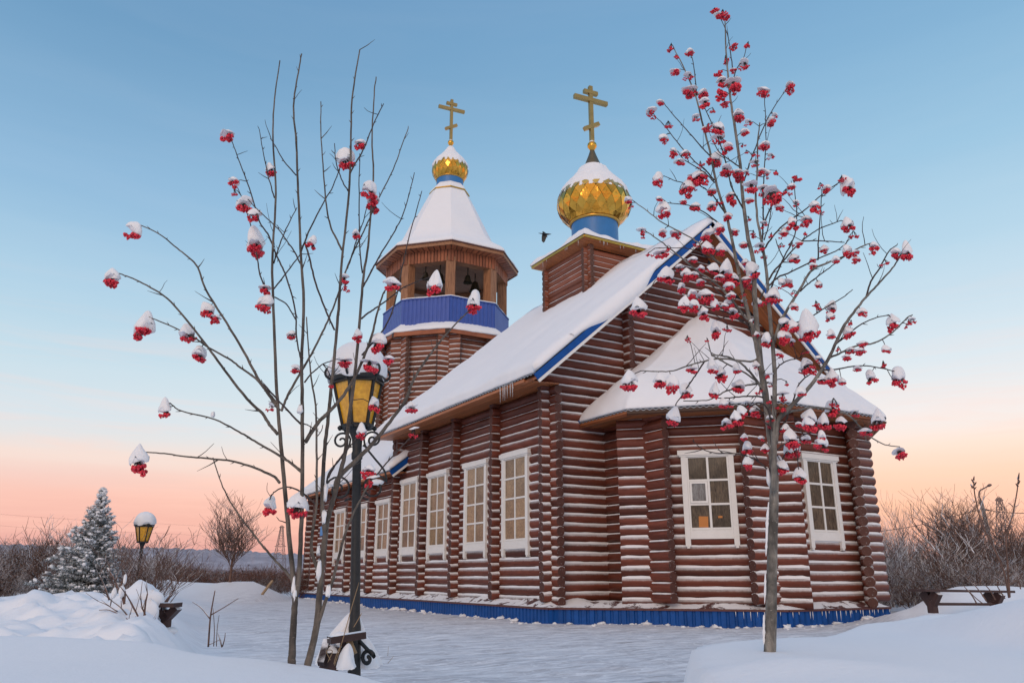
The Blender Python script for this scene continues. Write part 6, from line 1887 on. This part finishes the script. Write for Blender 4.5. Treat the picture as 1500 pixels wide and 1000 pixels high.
sp = spots_for(1270, 1560, 24, 46, 95, 1.1, 2.0, BU, ['shrub', 'paletree']) + spots_for(1335, 1560, 27, 50, 46, 2.0, 3.3, TA, ['shrub', 'shrub', 'paletree']) + spots_for(1560, 1900, 26, 46, 50, 1.2, 2.4, BU + TA, ['shrub', 'paletree']) + spots_for(1270, 1345, 30, 40, 10, 2.4, 3.4, TA, ['paletree'])
thicket('thicket', 'snow-dusted bare thicket behind the bench right of the church', sp, None)

# ------------------------------------------------------------------ hills on the horizon
def hills():
    n = 900; P = []
    for i_ in range(n + 1):
        i = i_ * 120 / n; az = math.radians(-60 + 120 * i_ / n); row = []
        x = 750 + F * math.tan(az)
        top = 26 + 8 * float(fbm(i * .13, 1.0, 4, 4)) + 12 * float(sst(-az, -.05, .7)) - 16 * float(sst(az, .25, .55))
        top = max(7, top)
        for j in range(9):
            v = j / 8; d = 820 + 500 * v
            zz = .0 + top * math.sin(PI / 2 * min(1, v * 1.0)) ** 1.2 + (2.2 * float(vnoise(i * 7.7, j * 3.0, 3)) if j > 3 else 0) + (5.0 * abs(float(vnoise(i_ * .9, j * 5.0, 8))) + 4 * abs(float(vnoise(i_ * .31, j * 2.0, 18))) if j > 2 else 0)
            q = (RT * math.sin(az) + FH * math.cos(az)) * d; row.append(np.array([q[0], q[1], zz]))
        row.append(np.array([row[-1][0] * 1.2, row[-1][1] * 1.2, -5.]))
        P.append(row)
    b = MB(); b.quadgrid(P, n + 1, 10, flip=True); o = b.build('hills', M['hill']); o['kind'] = 'structure'
hills()

# ------------------------------------------------------------------ pylons, tall pole lamp, wires, bird
def pylon(label, px, ytop, d, wbase):
    top = at_depth(px, ytop, d); base = np.array([top[0], top[1], gz(top[0], top[1])]); H = top[2] - base[2]
    t = thing('lattice_pylon', label, 'pylon', base, 'power pylons on the horizon')
    b = MB(); th = .0032 * H + .05
    X = RT; Y = FH
    def cor(f, k):
        w_ = wbase * (1 - .86 * f ** .85) / 2; sx_, sy_ = ((-1, -1), (1, -1), (1, 1), (-1, 1))[k]; return base + ZZ * H * f + X * w_ * sx_ + Y * w_ * sy_
    fs = [0, .2, .37, .52, .65, .76, .86, .94, 1.0]
    for k in range(4):
        for a, c in zip(fs[:-1], fs[1:]):
            b.obox(cor(a, k), cor(c, k), th * 1.3, th * 1.3)
            b.obox(cor(a, k), cor(c, (k + 1) % 4), th * .8, th * .8); b.obox(cor(a, (k + 1) % 4), cor(c, k), th * .8, th * .8)
            b.obox(cor(c, k), cor(c, (k + 1) % 4), th * .8, th * .8)
    b.build('lattice', M['steel'], t)
    for f, L in ((.44, .28), (.60, .23), (.97, .11)):
        c = MB(); P = base + ZZ * H * f
        c.obox(P - X * L * H * .5, P + X * L * H * .5, th * 1.4, th * 1.4); c.obox(P - X * L * H * .5, P + ZZ * .05 * H, th, th); c.obox(P + X * L * H * .5, P + ZZ * .05 * H, th, th)
        c.build('cross_arm', M['steel'], t)
    return t
pylon('thin lattice pylon on the skyline between rowan stems and spruce', 413, 770, 420, 7.5)
pylon('broader lattice pylon on the skyline at the far right', 1463, 729, 240, 6.5)
d = 48.0; top = at_depth(1437, 733, d); bz = gz(top[0], top[1])
t = thing('street_light', 'tall concrete street light with curved arm above the right thicket', 'street light', (top[0], top[1], bz))
b = MB(); b.tube([(top[0] + .35 * RT[0], top[1] + .35 * RT[1], bz - .2), top], [.15, .105], 8); b.build('pole', M['conc'], t)
b = MB(); arm = smooth_line([top, at_depth(1434, 724, d), at_depth(1436, 718, d), at_depth(1443, 714, d), at_depth(1447, 711.5, d)], 5); b.tube(arm, .04, 6); b.build('arm', M['steel'], t)
b = MB(); b.tube([at_depth(1446, 712, d), at_depth(1448, 711, d), at_depth(1451, 709.8, d), at_depth(1453, 709.5, d)], [.04, .08, .075, .02], 8); b.build('lamp_head', M['steel'], t)
b = MB(); q = at_depth(1438, 745, d); b.obox(q, at_depth(1449, 747, d), .08, .08); b.build('bracket', M['steel'], t)
def wire(label, pts, r=.018):
    P = smooth_line([at_depth(x, y, dd) for x, y, dd in pts], 8)
    b = MB(); b.tube(P, r, 4); o = b.build('power_line', M['black']); tag(o, label, 'power line', 'overhead wires')
wire('thin wire sagging from the street light towards the apse', [(1437, 746, 48), (1390, 757, 47), (1345, 769, 46), (1290, 778, 45)])
wire('thin wire running right from the street light out of frame', [(1438, 745, 48), (1470, 750, 46), (1520, 752, 44)])
for i, (y0, y1, nm) in enumerate(((751, 766, 'upper'), (768, 780, 'middle'), (787, 794, 'lower'))):
    wire('%s faint wire across the rosy sky left of the church' % nm, [(-20, y0, 300), (100, (y0 * 2 + y1) / 3 + 4, 320), (260, y1 + 2, 360), (412, y1 + 12, 420)], .022)

bd = 40.0; bc = at_depth(798, 343, bd); m = pxm(bd)
def bird():
    b = MB(); rows = []
    # body along the line of flight (towards the right, seen from behind and below)
    ax = RT * .35 + FH * .93
    for s, r in ((-.27, .012), (-.22, .03), (-.1, .055), (.02, .062), (.12, .05), (.18, .034), (.22, .036), (.26, .03), (.30, .012), (.35, .004)):
        c = bc + ax * s; sd = np.cross(ax, ZZ)
        rows.append([b.vert(c + sd * r * math.cos(2 * PI * k / 10) + ZZ * r * math.sin(2 * PI * k / 10)) for k in range(10)])
    for A_, B2 in zip(rows[:-1], rows[1:]):
        for k in range(10): b.face((A_[k], A_[(k + 1) % 10], B2[(k + 1) % 10], B2[k]), 0, True)
    b.face(rows[0][::-1]); b.face(rows[-1])
    # wings in the downstroke and fanned tail, each with thickness
    def plate(q, th=.008):
        n = len(q); u = [b.vert(x + ZZ * th) for x in q]; l = [b.vert(x - ZZ * th) for x in q]
        b.face(u); b.face(l[::-1])
        for k in range(n): b.face((u[k], l[k], l[(k + 1) % n], u[(k + 1) % n]))
    # far wing raised flat to the right, near wing swept down
    L = -RT; 
    plate([bc + ax * .12 + L * .03, bc + ax * .10 + L * .16 + ZZ * .05, bc + L * .26 + ZZ * .045, bc - ax * .06 + L * .16 + ZZ * .02, bc - ax * .08 + L * .03])
    plate([bc + ax * .12 + RT * .03, bc + ax * .10 + RT * .16 + ZZ * .02, bc + RT * .27 + ZZ * .0, bc - ax * .06 + RT * .16, bc - ax * .08 + RT * .03])
    # broad underwing folded down
    plate([bc + L * .09 - ZZ * .03, bc + RT * .06 - ZZ * .02, bc + RT * .03 - ZZ * .2, bc - RT * .03 - ZZ * .30, bc + L * .09 - ZZ * .30, bc + L * .12 - ZZ * .16], .01) if False else None
    q = [bc + L * .10 + ZZ * .04, bc + RT * .11 + ZZ * .03, bc + RT * .07 - ZZ * .14, bc + RT * .00 - ZZ * .33, bc + L * .06 - ZZ * .38, bc + L * .13 - ZZ * .30, bc + L * .13 - ZZ * .12]
    n = len(q); u = [b.vert(x + FH * .012) for x in q]; l = [b.vert(x - FH * .012) for x in q]
    b.face(u); b.face(l[::-1])
    for k in range(n): b.face((u[k], l[k], l[(k + 1) % n], u[(k + 1) % n]))
    b.v = [tuple(bc + (np.array(v) - bc) * 1.32) for v in b.v]
    o = b.build('bird', M['feather']); tag(o, 'black crow flying between the two gold domes', 'bird')
bird()
# ------------------------------------------------------------------ sky and light
w = bpy.data.worlds.new('World'); scene.world = w; w.use_nodes = True
nt = w.node_tree; nt.nodes.clear(); k = N(nt)
outw = nt.nodes.new('ShaderNodeOutputWorld'); bg = nt.nodes.new('ShaderNodeBackground'); nt.links.new(bg.outputs[0], outw.inputs[0])
tc = nt.nodes.new('ShaderNodeTexCoord').outputs['Generated']
sx = nt.nodes.new('ShaderNodeSeparateXYZ'); nt.links.new(tc, sx.inputs[0])
def lin(r, g, b): return tuple(((c / 255 + .055) / 1.055) ** 2.4 if c > 10 else c / 3295 for c in (r, g, b))
def s_(deg): return (math.sin(math.radians(deg)) + .2) / 1.2
el = k.math('DIVIDE', k.math('ADD', sx.outputs[2], .2), 1.2)
cl = k.noise(k.mapv(tc, (1.2, 1.2, 15)), 1.6, 5, .55, .3)
el2 = k.math('ADD', el, k.math('MULTIPLY', k.math('SUBTRACT', cl, .5), .022))
# twilight belt: rose at the horizon, cream, then pale to steel blue
gl_ = [(0.0, lin(150, 150, 165)), (s_(-1), lin(190, 150, 150)), (s_(.5), lin(214, 156, 152)), (s_(1.7), lin(222, 164, 155)), (s_(3.2), lin(234, 178, 164)),
       (s_(4.8), lin(240, 190, 175)), (s_(6.2), lin(236, 202, 191)), (s_(7.3), lin(236, 214, 204)), (s_(8.4), lin(219, 218, 218)), (s_(9.8), lin(208, 218, 224)), (s_(13), lin(192, 213, 224)),
       (s_(18), lin(166, 199, 220)), (s_(24.6), lin(139, 178, 209)), (s_(34), lin(109, 152, 188)), (s_(42), lin(100, 143, 182)), (s_(62), lin(140, 176, 220)), (1.0, lin(165, 195, 235))]
gr_ = [(0.0, lin(150, 150, 165)), (s_(-1), lin(200, 155, 150)), (s_(.5), lin(226, 164, 150)), (s_(2.5), lin(246, 182, 156)), (s_(4.1), lin(252, 195, 164)), (s_(5.8), lin(253, 206, 178)), (s_(7.8), lin(248, 221, 204)),
       (s_(9.9), lin(234, 229, 227)), (s_(14), lin(209, 222, 230)), (s_(20.4), lin(177, 206, 224)), (s_(26.5), lin(151, 190, 216)), (s_(34), lin(128, 171, 204)), (s_(42), lin(112, 156, 194)), (s_(62), lin(140, 176, 220)), (1.0, lin(165, 195, 235))]
ml = nt.nodes.new('ShaderNodeMapRange'); ml.interpolation_type = 'SMOOTHSTEP'; nt.links.new(sx.outputs[0], ml.inputs['Value']); ml.inputs['From Min'].default_value = -.05; ml.inputs['From Max'].default_value = .88
col = k.mix(ml.outputs[0], k.ramp(el2, gl_), k.ramp(el2, gr_))
# thin rosy cloud streaks low down, faint veil higher up
cw = k.ramp(k.noise(k.mapv(tc, (1.6, 1.6, 24)), 1.5, 6, .62, .8), [(.47, 0.0), (.70, 1.0)])
band = k.ramp(el, [(s_(1), .15), (s_(4.5), .55), (s_(7.5), .35), (s_(12), .20), (s_(20), 0.0)])
col = k.mix(k.math('MULTIPLY', cw, band), col, lin(255, 205, 186))
cv = k.ramp(k.noise(k.mapv(tc, (1.0, 1.0, 9)), 1.8, 6, .6, .6), [(.45, 0.0), (.75, 1.0)])
col = k.mix(k.math('MULTIPLY', cv, k.ramp(el, [(s_(3), 0.0), (s_(9), .14), (s_(20), .05), (s_(60), .02)])), col, lin(224, 222, 226))
# the unseen sky behind the photographer: broad glow of the low sun
gv = nt.nodes.new('ShaderNodeVectorMath'); gv.operation = 'DOT_PRODUCT'; nt.links.new(tc, gv.inputs[0])
gv.inputs[1].default_value = (math.sin(math.radians(222)) * .80, math.cos(math.radians(222)) * .80, .60)
gl = k.ramp(gv.outputs['Value'], [(.35, 0.0), (.8, .45), (1.0, 1.0)], 'EASE')
col = k.mix(gl, col, (.84, .68, .60))
nt.links.new(col, bg.inputs[0]); bg.inputs[1].default_value = 1.0

sd = bpy.data.lights.new('sun', 'SUN'); so = bpy.data.objects.new('sun', sd); COL.objects.link(so)
sd.energy = .58; sd.angle = math.radians(25); sd.color = (1.0, .76, .60)
SUN_EL, SUN_AZ = math.radians(20), math.radians(225)      # low glow behind the photographer's left shoulder
dirv = Vector((math.sin(SUN_AZ) * math.cos(SUN_EL), math.cos(SUN_AZ) * math.cos(SUN_EL), math.sin(SUN_EL)))
so.rotation_euler = dirv.to_track_quat('Z', 'Y').to_euler(); so.location = (-20, -20, 15)

scene.view_settings.view_transform = 'Standard'; scene.view_settings.look = 'None'
scene.view_settings.exposure = .17; scene.view_settings.gamma = 1
scene.render.engine = 'CYCLES'
scene.cycles.use_denoising = True
scene.cycles.max_bounces = 6
scene.cycles.transparent_max_bounces = 8
